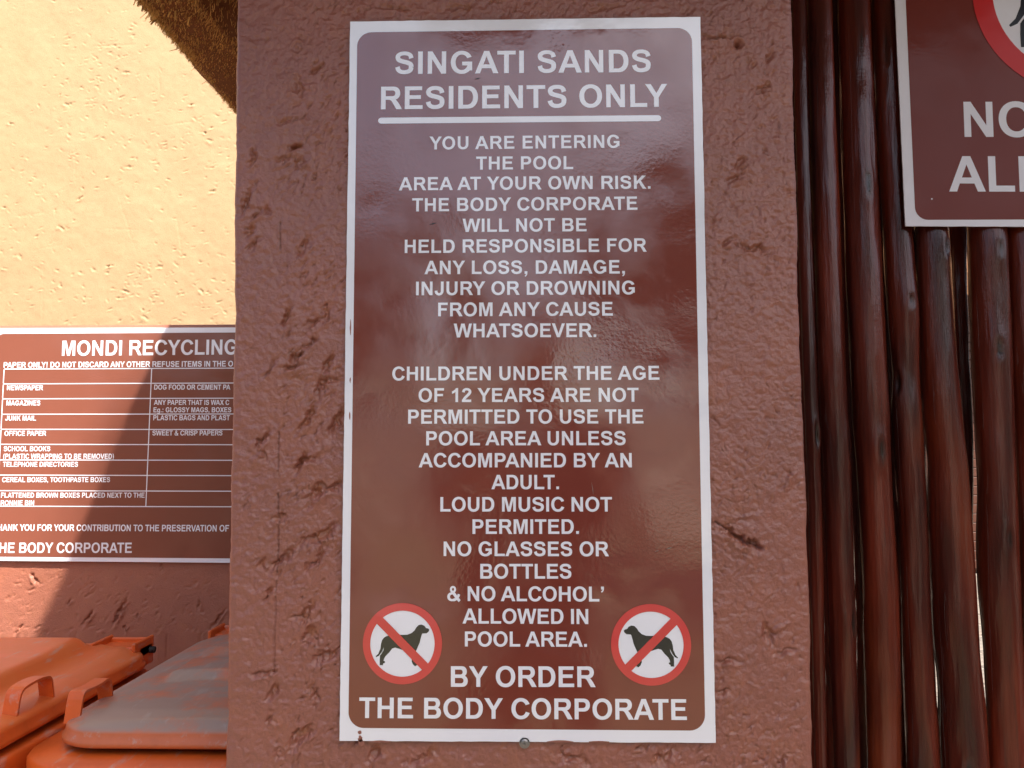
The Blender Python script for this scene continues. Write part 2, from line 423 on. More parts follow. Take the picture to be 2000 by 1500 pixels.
XF = xl[:, None] + cr + (xr - xl - 2 * cr)[:, None] * fx[None]
ZF = np.repeat(zz[:, None], nf, 1)
D = np.zeros_like(XF); W = np.zeros_like(XF)
D += fbm(XF * 5, ZF * 5, 21) * .0016 + fbm(XF * 28, ZF * 28, 24, 3) * .0008 + np.abs(fbm(XF * 75, ZF * 75, 27, 3)) * .0016 - .0003 + fbm(XF * 190 + ZF * 60, ZF * 150, 29, 3) * .0009
rough_m = np.clip(.55 + fbm(XF * 4, ZF * 3, 31, 2) * 1.2, .1, 1.0)
D += ((1 - np.abs(vnoise(XF * 120, ZF * 170, 33))) * .0010 + vnoise(XF * 420, ZF * 420, 35) * .0004) * rough_m
# grid is not axis aligned with S, so gouges use the row/column nearest coordinates
Sg = np.repeat(XF[len(zz) // 2][None], len(zz), 0)
r = random.Random(11)
G = [(598, 170, .020, .009, -1.45, .0030), (560, 235, .016, .006, .3, .002), (580, 288, .016, .008, .4, .0035), (500, 305, .018, .006, 1.2, .003), (583, 285, .014, .006, .25, .0035), (558, 310, .014, .006, .2, .003),
     (590, 316, .016, .006, .8, .003), (484, 390, .026, .007, 1.15, .004), (505, 415, .012, .006, .7, .003), (526, 412, .010, .006, 1.0, .003), (490, 450, .012, .008, 1.0, .003), (500, 475, .020, .006, .9, .0032),
     (598, 478, .018, .009, .9, .0035), (630, 134, .010, .008, .8, .003), (556, 617, .020, .008, 1.25, .0045), (608, 628, .018, .010, .9, .004), (635, 612, .018, .008, .8, .003), (609, 665, .014, .007, .9, .004),
     (578, 695, .020, .007, .85, .0045), (570, 718, .022, .006, .2, .0035), (528, 718, .020, .006, .8, .003), (640, 712, .026, .008, 1.15, .004), (626, 755, .022, .008, 1.1, .0045), (650, 742, .020, .006, -.2, .003),
     (600, 810, .030, .008, 1.0, .0048), (655, 825, .026, .008, 1.2, .005), (506, 860, .024, .008, .95, .0045), (514, 888, .012, .006, -.6, .003), (583, 905, .022, .010, .9, .0045), (600, 895, .03, .007, .4, .003),
     (640, 948, .034, .009, .25, .004), (610, 965, .026, .009, .8, .004), (545, 1090, .030, .008, .8, .004), (620, 1045, .045, .010, .45, .004), (620, 1085, .032, .007, .8, .0035), (510, 1100, .016, .007, 1.0, .003),
     (520, 1160, .014, .006, 1.1, .0035), (590, 1195, .022, .010, .6, .0045), (598, 1245, .022, .012, .9, .0045), (635, 1280, .030, .009, .5, .004), (512, 1314, .024, .005, .05, .003), (530, 1350, .018, .007, 1.1, .003),
     (583, 1435, .026, .010, .85, .0045), (612, 1355, .014, .008, -.9, .003), (520, 1405, .012, .008, 1.2, .003), (575, 740, .016, .006, -.2, .002), (545, 1010, .012, .006, .4, .003),
     (1490, 170, .018, .006, .5, .003), (1445, 320, .012, .010, .9, .003), (1435, 348, .020, .006, .35, .003), (1470, 482, .030, .007, -.15, .0035), (1415, 475, .010, .006, .9, .003), (1400, 72, .03, .005, .05, .0035),
     (1450, 1052, .040, .008, -.5, .006), (1475, 1060, .016, .005, -.7, .006), (1500, 1235, .024, .008, -1.2, .0035), (1530, 1270, .020, .006, .1, .0025), (1420, 1290, .022, .006, .1, .003), (1410, 1350, .016, .006, .1, .003),
     (1540, 940, .020, .009, .9, -.002), (1520, 1225, .018, .006, .1, -.002), (1450, 1010, .022, .005, .1, -.0015), (1525, 1485, .016, .006, 1.3, .003), (1500, 110, .014, .006, .9, .0025),
     (900, 12, .03, .006, .1, .002), (780, 14, .03, .006, -.2, .002), (1180, 12, .03, .007, .2, .002), (820, 1478, .03, .009, .4, .003), (730, 1470, .016, .010, 1.0, .004), (700, 1440, .006, .006, 0, .002), (1120, 1480, .03, .008, -.3, .003), (1300, 1476, .03, .008, .4, .003)]
for k, (px, py, la, lb, an, dp) in enumerate(G):
    p = onY(px, py, YP); gouge(Sg, ZF, D, W, p.x, p.z, la * .55, lb * .60, an, dp * 1.5, k, .4)
for k in range(2600):
    left = r.random() < .5
    p = onY(r.uniform(455, 690) if left else r.uniform(1375, 1570), r.uniform(-20, 1520), YP) if r.random() < .93 else onY(r.uniform(690, 1380), r.choice([r.uniform(-10, 30), r.uniform(1455, 1510)]), YP)
    if left and p.x < XF[0, 0] + .045 and r.random() < .75: continue
    if vnoise(np.array([p.x * 14]), np.array([p.z * 14]), 19)[0] < r.uniform(-.7, .5): continue
    gouge(Sg, ZF, D, W, p.x, p.z, r.uniform(.0014, .0058), r.uniform(.0008, .0018), r.uniform(.3, 1.3) if left else r.uniform(-1.4, 1.4), r.uniform(.0010, .0028) * (1 if left else .8), k + 77, .4)
def crack(pts, wd, dp):                          # hairline, following pixel points of the photograph's wall
    for (a, b), (c, d) in zip(pts[:-1], pts[1:]):
        A, B = onY(a, b, YP), onY(c, d, YP); n = max(2, int((B - A).length / .0015))
        for i in range(n):
            q = A.lerp(B, i / n); j = np.searchsorted(Sg[0], q.x); ii = np.searchsorted(zz, q.z)
            if 0 < ii < len(zz) and 0 < j < nf: D[ii, j] -= dp * 1.5; W[ii, j] = 0
crack([(552, 435), (551, 490)], 1, .0022); crack([(543, 845), (542, 925)], 1, .002)
crack([(541, 965), (540, 1120)], 1, .0022); crack([(536, 1135), (533, 1320)], 1, .0016); crack([(1395, 1020), (1445, 1052), (1475, 1068)], 1, .003)
for px, py, rr_ in [(580, 92, .005), (1441, 87, .0055), (546, 1470, .0058), (1488, 1474, .0050)]:     # old plugged screw holes
    p = onY(px, py, YP); q = np.sqrt((XF - p.x) ** 2 + (ZF - p.z) ** 2)
    q = q * (1 + .25 * vnoise(XF * 200, ZF * 200, 3))
    D += np.where(q < .016, .0010 * np.exp(-((q - rr_ * 1.5) / .0018) ** 2) - .0016 * np.exp(-((q - rr_ * .95) / .0010) ** 2) + .0008 * np.exp(-(q / .003) ** 2), 0)
    D -= (.011 if px == 1441 else .003) * np.exp(-(q / (.0030 if px == 1441 else .0016)) ** 2)
sg = [onY(684, 42, YP), onY(1368, 33, YP), onY(1398, 1451, YP), onY(663, 1447, YP)]
under = (XF > sg[0].x + .004) & (XF < sg[1].x - .004) & (ZF > sg[2].z + .004) & (ZF < sg[0].z - .004)
D = np.where(under, np.minimum(D, 0), np.clip(D, -.012, .0045))
# wrap the section round to the sides and back
nc = 7; ns = 90
def side_col(x, sgn, t):                          # t = arc 0..1 over corner, 1..2 along the side
    pass
cols = []; wear = []
E = cr
dsd = fbm(ZF[:, :1] * 5 + np.linspace(0, 6, ns)[None] * .5, ZF[:, :1] * 5 + np.linspace(0, 3, ns)[None], 41) * .0018 + fbm(ZF[:, :1] * 40, np.linspace(0, 18, ns)[None] + ZF[:, :1] * 0, 44, 3) * .0010
for k in range(ns - 1, 0, -1):                   # left side, back to front
    yy = YP + E + (DEP - E) * (k / (ns - 1)) ** 2.2
    cols.append(np.stack([xl - dsd[:, k], np.full_like(zz, yy), zz], -1)); wear.append(zz * 0)
for k in range(nc):                              # left corner
    a = math.pi / 2 * k / nc; d = dsd[:, 0] * (1 - k / nc) + D[:, 0] * (k / nc)
    cols.append(np.stack([xl + E - (E + d) * math.cos(a), YP + E - (E + d) * math.sin(a), zz], -1)); wear.append(zz * 0)
for j in range(nf): cols.append(np.stack([XF[:, j], YP - D[:, j], zz], -1)); wear.append(W[:, j])
for k in range(1, nc + 1):
    a = math.pi / 2 * k / nc; d = D[:, -1] * (1 - k / nc) + dsd[:, 0] * (k / nc)
    cols.append(np.stack([xr - E + (E + d) * math.sin(a), YP + E - (E + d) * math.cos(a), zz], -1)); wear.append(zz * 0)
for k in range(1, ns):
    yy = YP + E + (DEP - E) * (k / (ns - 1)) ** 2.2
    cols.append(np.stack([xr + dsd[:, k], np.full_like(zz, yy), zz], -1)); wear.append(zz * 0)
P = np.stack(cols, 1); Wp = np.stack(wear, 1)
n, m_, _ = P.shape
pil = thing('pillar', (.02, YP + DEP / 2, 0), 'rough terracotta plastered pillar carrying the tall rules sign', 'pillar')
o = mk('plaster_face', P.reshape(-1, 3), grid_faces(n, m_, True), M['pillar'], pil, True)
at = o.data.attributes.new('wear', 'FLOAT', 'POINT'); at.data.foreach_set('value', (Wp * .8).ravel().astype(np.float32))

# screw under the sign
def screw(px, py, rad, parent):
    p = onY(px, py, .900); b = MB(); V = []; ring = [(rad, 0), (rad * .95, -.0010), (rad * .6, -.0018), (rad * .28, -.0020), (rad * .26, -.0008), (.0001, -.0008)]
    for q, dy in ring:
        for k in range(18): t = 2 * math.pi * k / 18; s = 1 if q > rad * .3 else (1.0 + .35 * math.cos(4 * t)); V.append((p.x + q * s * math.cos(t), p.y + .004 + dy, p.z + q * s * math.sin(t)))
    b.add(V, [(i * 18 + k, i * 18 + (k + 1) % 18, (i + 1) * 18 + (k + 1) % 18, (i + 1) * 18 + k) for i in range(5) for k in range(18)])
    b.tube([(p.x, p.y + .0035, p.z), (p.x, p.y + .006, p.z)], rad * 1.25, 18)
    return b.build('screw', M['steel'], parent, False)

# ------------------------------------------------------------------ lettering: bold grotesque glyphs drawn as outlines
def rc(x0, y0, x1, y1): return [(x0, y0), (x1, y0), (x1, y1), (x0, y1)]
def el(cx, cy, rx, ry, e=2.12, a0=0, a1=360, n=44):
    o = []
    for i in range(n):
        t = math.radians(a0 + (a1 - a0) * i / (n if a1 - a0 == 360 else n - 1)); c, s = math.cos(t), math.sin(t)
        o.append((cx + rx * math.copysign(abs(c) ** (2 / e), c), cy + ry * math.copysign(abs(s) ** (2 / e), s)))
    return o
def dsh(x0, y0, x1, y1, rx, e=2.15):             # D shape, right side rounded
    cy, ry = (y0 + y1) / 2, (y1 - y0) / 2
    return [(x0, y0)] + [q for q in el(x1 - rx, cy, rx, ry, e, -90, 90, 20)] + [(x0, y1)]
def ush(x0, x1, yb, yt, ry, e=2.15):             # U shape, bottom rounded
    return [(x1, yt), (x0, yt)] + el((x0 + x1) / 2, yb + ry, (x1 - x0) / 2, ry, e, 180, 360, 24)
def stroke(pts, wd, n=10):                       # Catmull-Rom spine with varying width
    P = [np.array(p, float) for p in pts]; Q = []; Wd = []
    for i in range(len(P) - 1):
        p0, p1, p2, p3 = P[max(i - 1, 0)], P[i], P[i + 1], P[min(i + 2, len(P) - 1)]
        for k in range(n):
            t = k / n; Q.append(.5 * ((2 * p1) + (p2 - p0) * t + (2 * p0 - 5 * p1 + 4 * p2 - p3) * t * t + (3 * p1 - p0 - 3 * p2 + p3) * t ** 3)); Wd.append(wd[i] * (1 - t) + wd[i + 1] * t)
    Q.append(P[-1]); Wd.append(wd[-1]); A = []; B = []
    for i, q in enumerate(Q):
        d = Q[min(i + 1, len(Q) - 1)] - Q[max(i - 1, 0)]; d = d / np.linalg.norm(d); nrm = np.array([-d[1], d[0]])
        A.append(tuple(q + nrm * Wd[i] / 2)); B.append(tuple(q - nrm * Wd[i] / 2))
    return ('quads', A, B)
ST = lambda x=73: rc(x, 0, x + 144, 716)
COMMA = [(68, 137), (212, 137), (212, 39), (200, -40), (165, -105), (99, -153), (71, -94), (113, -65), (133, -30), (138, 0), (68, 0)]
G_ = {
 'A': (722, [([[(0, 0), (281, 716), (438, 716), (720, 0), (562, 0), (500, 163), (213, 163), (154, 0)]], [[(259, 283), (454, 283), (356, 548)]])]),
 'B': (722, [([ST(), dsh(200, 345, 641, 716, 185), dsh(200, 0, 674, 400, 200)], [dsh(217, 428, 492, 597, 84), dsh(217, 121, 522, 309, 94)])]),
 'C': (722, [([el(384, 358, 337, 370)], [el(384, 358, 189, 247), [(384, 358), (533, 474), (690, 521), (950, 560), (950, 120), (690, 210), (533, 262)]])]),
 'D': (722, [([dsh(73, 0, 674, 716, 300)], [dsh(217, 121, 525, 595, 190)])]),
 'E': (667, [([ST(), rc(73, 595, 604, 716), rc(73, 317, 567, 438), rc(73, 0, 622, 121)], [])]),
 'F': (611, [([ST(), rc(73, 595, 565, 716), rc(73, 302, 517, 423)], [])]),
 'G': (778, [([el(386, 358, 340, 370)], [el(386, 358, 191, 247), [(386, 378), (530, 485), (680, 525), (950, 580), (950, 378)], rc(708, 50, 800, 400)]), ([rc(397, 258, 708, 379), rc(562, 96, 708, 300)], [])]),
 'H': (722, [([ST(), ST(505), rc(73, 313, 649, 434)], [])]),
 'I': (278, [([ST(68)], [])]),
 'J': (556, [([ush(22, 487, -12, 716, 240)], [ush(166, 343, 109, 900, 110), rc(0, 246, 343, 800), [(0, 300), (0, 228), (166, 246), (166, 300)]])]),
 'K': (722, [([ST(), [(210, 396), (511, 716), (705, 716), (433, 437), (720, 0), (533, 0), (333, 337), (210, 214)]], [])]),
 'L': (611, [([ST(), rc(73, 0, 583, 121)], [])]),
 'M': (833, [([[(71, 0), (71, 716), (287, 716), (417, 228), (545, 716), (762, 716), (762, 0), (628, 0), (628, 564), (486, 0), (347, 0), (205, 564), (205, 0)]], [])]),
 'N': (722, [([[(73, 0), (73, 716), (214, 716), (507, 238), (507, 716), (641, 716), (641, 0), (496, 0), (207, 467), (207, 0)]], [])]),
 'O': (778, [([el(389, 358, 346, 370)], [el(389, 358, 198, 247)])]),
 'P': (667, [([ST(), dsh(200, 270, 618, 716, 220)], [dsh(217, 391, 470, 595, 100)])]),
 'R': (722, [([ST(), dsh(200, 299, 662, 716, 205), [(300, 330), (300, 299), (340, 297), (385, 275), (430, 212), (548, 0), (722, 0), (634, 160), (585, 235), (530, 300), (500, 340)]], [dsh(217, 413, 512, 595, 90)])]),
 'S': (667, [([stroke([(541, 500), (508, 596), (430, 646), (325, 659), (212, 642), (140, 590), (122, 527), (150, 460), (230, 415), (345, 383), (450, 350), (520, 305), (540, 228), (518, 130), (440, 76), (330, 56), (220, 74), (143, 135), (113, 226)],
                      [146, 134, 124, 122, 126, 136, 144, 144, 140, 140, 142, 146, 148, 142, 132, 126, 130, 138, 146])], [])]),
 'T': (611, [([rc(21, 595, 590, 716), rc(233, 0, 378, 600)], [])]),
 'U': (722, [([ush(71, 646, -12, 716, 280)], [ush(215, 502, 112, 900, 160)])]),
 'V': (667, [([[(0, 716), (158, 716), (339, 186), (515, 716), (669, 716), (412, 0), (257, 0)]], [])]),
 'W': (944, [([[(2, 716), (152, 716), (260, 224), (390, 716), (562, 716), (687, 215), (797, 716), (943, 716), (769, 0), (613, 0), (472, 535), (330, 0), (172, 0)]], [])]),
 'X': (667, [([[(1, 0), (246, 374), (24, 716), (195, 716), (338, 486), (479, 716), (648, 716), (425, 371), (669, 0), (494, 0), (335, 254), (176, 0)]], [])]),
 'Y': (667, [([[(262, 0), (262, 302), (0, 716), (169, 716), (338, 433), (503, 716), (669, 716), (406, 301), (406, 0)]], [])]),
 'Z': (611, [([[(21, 0), (21, 130), (397, 595), (63, 595), (63, 716), (579, 716), (579, 605), (186, 121), (593, 121), (593, 0)]], [])]),
 ',': (278, [([COMMA], [])]), '.': (278, [([rc(72, 0, 210, 137)], [])]),
 '\u2019': (278, [([[(x, y + 579) for x, y in COMMA]], [])]),
 '!': (333, [([rc(97, 0, 235, 132), [(92, 716), (241, 716), (203, 185), (130, 185)]], [])]),
 ':': (333, [([rc(98, 0, 236, 137), rc(98, 382, 236, 519)], [])]),
 '(': (333, [([[(203, -210), (303, -210), (235, -90), (205, 40), (193, 260), (205, 480), (240, 600), (303, 728), (204, 728), (110, 560), (60, 260), (110, -30)]], [])]),
 ')': (333, [([[(333 - x, y) for x, y in [(203, -210), (303, -210), (235, -90), (205, 40), (193, 260), (205, 480), (240, 600), (303, 728), (204, 728), (110, 560), (60, 260), (110, -30)][::-1]]], [])]),
 '&': (722, [([el(325, 560, 152, 168)], [el(325, 562, 50, 66)]), ([el(283, 205, 240, 217)], [el(290, 205, 112, 108), [(290, 205), (700, 420), (700, 200), (560, 100), (400, 130)]]),
              ([[(195, 470), (300, 560), (700, 45), (612, -55), (430, 150)]], [el(325, 562, 50, 66)]), ([stroke([(620, 330), (585, 230), (520, 140), (430, 60), (330, 30)], [125, 122, 118, 112, 90])], [])]),
 '1': (556, [([[(393, 0), (256, 0), (256, 517), (180, 462), (79, 422), (79, 546), (150, 580), (230, 640), (282, 719), (393, 719)]], [])]),
 '2': (556, [([stroke([(104, 500), (125, 590), (190, 645), (275, 660), (370, 640), (430, 580), (437, 510), (400, 430), (300, 325), (180, 205), (100, 90)], [140, 134, 124, 120, 124, 134, 144, 144, 140, 136, 130]), rc(26, 0, 506, 128)], [])]),
 'e': (556, [([el(282, 260, 248, 271)], [el(282, 268, 108, 155), [(282, 214), (900, 214), (900, 100), (500, 130), (385, 158), (300, 160)]]), ([rc(120, 214, 528, 303)], [])]),
 'g': (611, [([el(265, 268, 228, 263)], [el(290, 272, 108, 155)]), ([rc(399, -10, 536, 519)], []), ([stroke([(468, 20), (455, -90), (380, -148), (270, -156), (165, -130), (118, -60)], [137, 128, 112, 108, 116, 125])], [])]),
 ' ': (278, []),
}
_gc = {}
def glyph(ch):
    if ch in _gc: return _gc[ch]
    V, Fc, key = [], [], []                      # input polygons
    def put(poly, kk):
        if isinstance(poly, tuple):
            _, A, B = poly
            for i in range(len(A) - 1): put([A[i], A[i + 1], B[i + 1], B[i]], kk)
            return
        ar = sum(poly[i][0] * poly[(i + 1) % len(poly)][1] - poly[(i + 1) % len(poly)][0] * poly[i][1] for i in range(len(poly)))
        if ar < 0: poly = poly[::-1]
        b = len(V); V.extend(Vector(p) for p in poly); Fc.append(list(range(b, b + len(poly)))); key.append(kk)
    for gi, (adds, subs) in enumerate(G_[ch][1]):
        for a in adds: put(a, (gi, 1))
        for s in subs: put(s, (gi, 0))
    if not V: _gc[ch] = ([], []); return _gc[ch]
    ov, oe, of, _, _, orf = delaunay_2d_cdt(V, [], Fc, 1, 1e-3)
    keep = []
    for f, src in zip(of, orf):
        kk = {key[i] for i in src}
        if any((gi, 1) in kk and (gi, 0) not in kk for gi in range(len(G_[ch][1]))): keep.append(tuple(f))
    used = sorted({i for f in keep for i in f}); mp = {u: i for i, u in enumerate(used)}
    _gc[ch] = ([(ov[u][0], ov[u][1]) for u in used], [tuple(mp[i] for i in f) for f in keep]); return _gc[ch]
KERN = {'AV': -74, 'VA': -74, 'AT': -74, 'TA': -74, 'AY': -92, 'YA': -92, 'LT': -74, 'LY': -92, 'PA': -74, 'AW': -55, 'WA': -55, 'RT': -18, 'RY': -37, 'AC': -10, 'LV': -74, 'P,': -129, 'Y ': -18, ' Y': -18, ' A': -37, 'A ': -37, 'FA': -55, 'TO': -18, 'YO': -37, 'OY': -20}
def layout(s, track=0):
    x = 0; V = []; Fc = []; spans = []
    for i, ch in enumerate(s):
        gv, gf = glyph(ch); b = len(V)
        V += [(x + a, c) for a, c in gv]; Fc += [tuple(b + q for q in f) for f in gf]
        spans.append((x + min([a for a, _ in gv], default=0), x + max([a for a, _ in gv], default=0)))
        x += G_[ch][0] + track + (KERN.get(s[i:i + 2], 0) if i + 1 < len(s) else 0)
    return V, Fc, spans
def text(s, x0, y0, x1, y1, cap, Y, mat, parent, fit=None, name='lettering'):
    """set one line so that its ink runs from pixel (x0,y0) to (x1,y1) of its baseline, on the plane y=Y"""
    A, B = onY(x0, y0, Y), onY(x1, y1, Y)
    capm = (onY(x0, y0 - cap, Y) - A).length; sc_ = capm / 716
    i0 = s.index(fit) if fit else 0; n = len(fit) if fit else len(s)
    V, Fc, sp = layout(s); ink = sp[i0 + n - 1][1] - sp[i0][0]
    tr = max(-12, min(60, ((B - A).length / sc_ - ink) / max(1, n - 1)))   # letter spacing takes up the difference, then width
    V, Fc, sp = layout(s, tr); ink = sp[i0 + n - 1][1] - sp[i0][0]
    ex = (B - A) / ink; ez = Vector((-(B - A).z, 0, (B - A).x)).normalized() * sc_
    W_ = [A + ex * (u - sp[i0][0]) + ez * v for u, v in V]
    return mk(name, W_, [f[::-1] if False else f for f in Fc], mat, parent)

def flat(poly, Y, name, mat, parent, world=False):
    W_ = [p if world else onY(p[0], p[1], Y) for p in poly]
    V2 = [Vector((p[0], p[2])) for p in W_]
    ar = sum(V2[i].x * V2[(i + 1) % len(V2)].y - V2[(i + 1) % len(V2)].x * V2[i].y for i in range(len(V2)))
    if ar < 0: V2 = V2[::-1]
    ov, _, of, _, _, _ = delaunay_2d_cdt(V2, [], [list(range(len(V2)))], 1, 1e-6)
    return mk(name, [(v[0], Y, v[1]) for v in ov], [tuple(f) for f in of], mat, parent)
def bilin(q, u, v): return q[0] * (1 - u) * (1 - v) + q[1] * u * (1 - v) + q[2] * u * v + q[3] * (1 - u) * v
def rrect(q, r_, n=9):                           # q = TL TR BR BL world corners, rounded by r_
    out = []
    for i in range(4):
        p, a, b = q[i], (q[i - 1] - q[i]).normalized(), (q[(i + 1) % 4] - q[i]).normalized()
        for k in range(n + 1):
            t = math.pi / 2 * k / n; out.append(p + a * r_ * (1 - math.sin(t)) + b * r_ * (1 - math.cos(t)))
    return out
def sheet(q, Y, th, name, mat, parent, jag=0):
    pts = []
    for i in range(4):
        a, b = q[i], q[(i + 1) % 4]; n = max(2, int((b - a).length / .01)) if jag else 1
        for k in range(n):
            p = a.lerp(b, k / n)
            if jag and k: p = p + Vector((random.uniform(-jag, jag), 0, random.uniform(-jag, jag)))
            pts.append(p)
    n = len(pts); V = [(p.x, Y, p.z) for p in pts] + [(p.x, Y + th, p.z) for p in pts]
    return mk(name, V, [tuple(range(n))[::-1], tuple(range(n, 2 * n))] + [(i, (i + 1) % n, n + (i + 1) % n, n + i) for i in range(n)], mat, parent)
DOG = [(763, 345), (755, 335), (735, 330), (722, 312), (700, 303), (675, 306), (655, 325), (640, 350), (615, 372), (580, 385), (540, 387), (500, 385), (450, 386), (405, 398), (385, 410), (370, 430), (362, 460), (357, 500), (340, 540), (319, 561), (323, 567), (345, 557), (366, 530), (378, 505), (385, 488), (383, 512), (370, 535), (354, 556), (352, 590), (352, 633), (380, 633), (382, 620), (397, 612), (395, 602), (385, 598), (388, 580), (400, 560), (430, 530), (455, 497), (480, 490), (515, 500), (550, 512), (585, 520), (605, 545), (618, 580), (618, 602), (628, 625), (645, 639), (662, 633), (662, 625), (650, 612), (645, 590), (648, 560), (652, 520), (670, 480), (683, 450), (690, 420), (700, 385), (705, 375), (740, 373), (757, 360)]
def nodog(cx, cy, r, Y, parent, mirror=False, x=''):
    c = onY(cx, cy, Y); R_ = (onY(cx + r, cy, Y) - onY(cx - r, cy, Y)).length / 2; s = R_ / 330; m = -1 if mirror else 1
    circ = lambda q, yy: [(c.x + q * math.cos(t), yy, c.z + q * math.sin(t)) for t in np.linspace(0, 2 * math.pi, 72, endpoint=False)]
    d = .00025
    flat(circ(R_ * .985, Y), Y, 'white_disc', M['white' + x], parent, True)
    flat([(c.x + m * (a_ - 540) * s, Y - d, c.z - (b_ - 457) * s) for a_, b_ in DOG], Y - d, 'dog_silhouette', M['black' + x], parent, True)
    # ring and slash in one piece
    V = [];  n = 72
    for q in (R_, R_ * .812):
        V += [(c.x + q * math.cos(2 * math.pi * k / n), Y - 2 * d, c.z + q * math.sin(2 * math.pi * k / n)) for k in range(n)]
    Fc = [(k, (k + 1) % n, n + (k + 1) % n, n + k) for k in range(n)]
    h = .108 * R_; e = math.sqrt((R_ * .83) ** 2 - h * h); b = len(V); a45 = math.radians(44.5)
    for u, v in ((-e, -h), (e, -h), (e, h), (-e, h)):
        X = u * math.cos(-a45) - v * math.sin(-a45); Zz = u * math.sin(-a45) + v * math.cos(-a45); V.append((c.x + m * X, Y - 2.4 * d, c.z + Zz))
    Fc.append((b, b + 1, b + 2, b + 3))
    mk('prohibition_ring', V, Fc, M['red' + x], parent)

# ------------------------------------------------------------------ main sign
YS = .9035; d0 = .00025
q = [onY(684, 42, YS), onY(1368, 33, YS), onY(1398, 1451, YS), onY(663, 1447, YS)]
ctr = bilin(q, .5, .5)
sign = thing('rules_sign', (ctr.x, YS, q[3].z), 'tall white bordered brown sign of pool rules in white capitals on the terracotta pillar', 'sign')
sheet(q, YS, .0022, 'sheet', M['white'], sign, .00025)
qi = [onY(698, 63.5, YS), onY(1351, 54.5, YS), onY(1377.5, 1427, YS), onY(680.5, 1421.5, YS)]
flat(rrect(qi, .0165), YS - d0, 'brown_field', M['brown'], sign, True)
YL = YS - 2 * d0
LN = [("SINGATI SANDS", 771.6, 144.6, 1271, 140.6, 43.6), ("RESIDENTS ONLY", 743.9, 213.6, 1303.7, 208.4, 44.2), ("YOU ARE ENTERING", 838.7, 292, 1210, 288.6, 25.2),
      ("THE POOL", 929.9, 331.4, 1119.5, 330.3, 25.5), ("AREA AT YOUR OWN RISK.", 779, 371.9, 1270.7, 368.5, 25.6), ("THE BODY CORPORATE", 805, 413, 1245, 409.7, 25.8),
      ("WILL NOT BE", 903.3, 453.1, 1145.7, 451.7, 25.9), ("HELD RESPONSIBLE FOR", 790.4, 494.3, 1263.2, 491.6, 26.1), ("ANY LOSS, DAMAGE,", 829, 535.6, 1220.6, 534.2, 26.2),
      ("INJURY OR DROWNING", 812.4, 576.7, 1240, 575, 26.6), ("FROM ANY CAUSE", 855.7, 617.9, 1196.9, 616.4, 26.7), ("WHATSOEVER.", 886, 659, 1164.6, 658.3, 26.9),
      ("CHILDREN UNDER THE AGE", 766, 743.2, 1288, 741.7, 27), ("OF 12 YEARS ARE NOT", 817.4, 785.4, 1247.3, 784.7, 27.2), ("PERMITTED TO USE THE", 797, 827.6, 1256.9, 827, 27.5),
      ("POOL AREA UNLESS", 832.3, 869.9, 1222, 869.5, 27.6), ("ACCOMPANIED BY AN", 817.7, 912.8, 1234.1, 912.8, 27.9), ("ADULT.", 959.7, 955.5, 1091.8, 955.5, 28),
      ("LOUD MUSIC NOT", 860, 999.1, 1195.4, 999.1, 28.3), ("PERMITED.", 922.8, 1042.8, 1130.8, 1042.8, 28.5), ("NO GLASSES OR", 866.4, 1086.1, 1189.4, 1086.5, 28.5),
      ("BOTTLES", 938, 1130.2, 1116, 1130.3, 28.9), ("& NO ALCOHOL\u2019", 873.5, 1173.8, 1179.8, 1174.9, 29), ("ALLOWED IN", 903.3, 1217.8, 1149, 1218.9, 29.3),
      ("POOL AREA.", 907.9, 1262.6, 1146.4, 1263.3, 29.3), ("BY ORDER", 880.6, 1341.4, 1163.5, 1342.1, 40.3), ("THE BODY CORPORATE", 701.3, 1402.4, 1341.7, 1406.3, 40.3)]
for s, a, b, c, d, cp in LN: text(s, a, b, c, d, cp, YL, M['letter'], sign)
A, B = onY(738.6, 235.7, YL), onY(1291.3, 230.7, YL); ex = (B - A).normalized(); ez = Vector((-ex.z, 0, ex.x)); rr_ = .0035
pts = [A + ex * rr_ + (ex * math.cos(t) + ez * math.sin(t)) * rr_ for t in np.linspace(math.pi / 2, 3 * math.pi / 2, 10)] + [B - ex * rr_ + (ex * math.cos(t) + ez * math.sin(t)) * rr_ for t in np.linspace(-math.pi / 2, math.pi / 2, 10)]
flat(pts, YL, 'underline_bar', M['letter'], sign, True)
nodog(786.1, 1256.8, 77.4, YL, sign); nodog(1271.4, 1259, 78.3, YL, sign, True)
# paint that strayed on to the sign's edge
for cx, cy, rw, rh in [(702.5, 1430.5, 3.8, 3.6), (704, 1443, 5, 6), (706, 1451, 7, 6), (684.5, 640, 1.3, 14), (684, 742, 1.2, 5), (683, 812, 1.2, 7), (1030, 1446.5, 0, 0)]:
    if rw: flat([(cx + rw * (1 + .35 * vnoise(np.array([k * 1.7]), np.array([cx]))[0]) * math.cos(k * .524), cy + rh * (1 + .35 * vnoise(np.array([k * 1.3]), np.array([cy]))[0]) * math.sin(k * .524)) for k in range(12)], YS - d0, 'paint_speck', M['pillar'], sign)
for x0, x1, hh in [(722, 762, 2.2), (1068, 1120, 2.6), (1150, 1190, 1.2)]:
    flat([(x0 + (x1 - x0) * k / 10, 1448.3 - hh * math.sin(math.pi * k / 10)) for k in range(11)] + [(x1, 1450), (x0, 1450)], YS - d0, 'paint_speck', M['pillar'], sign)
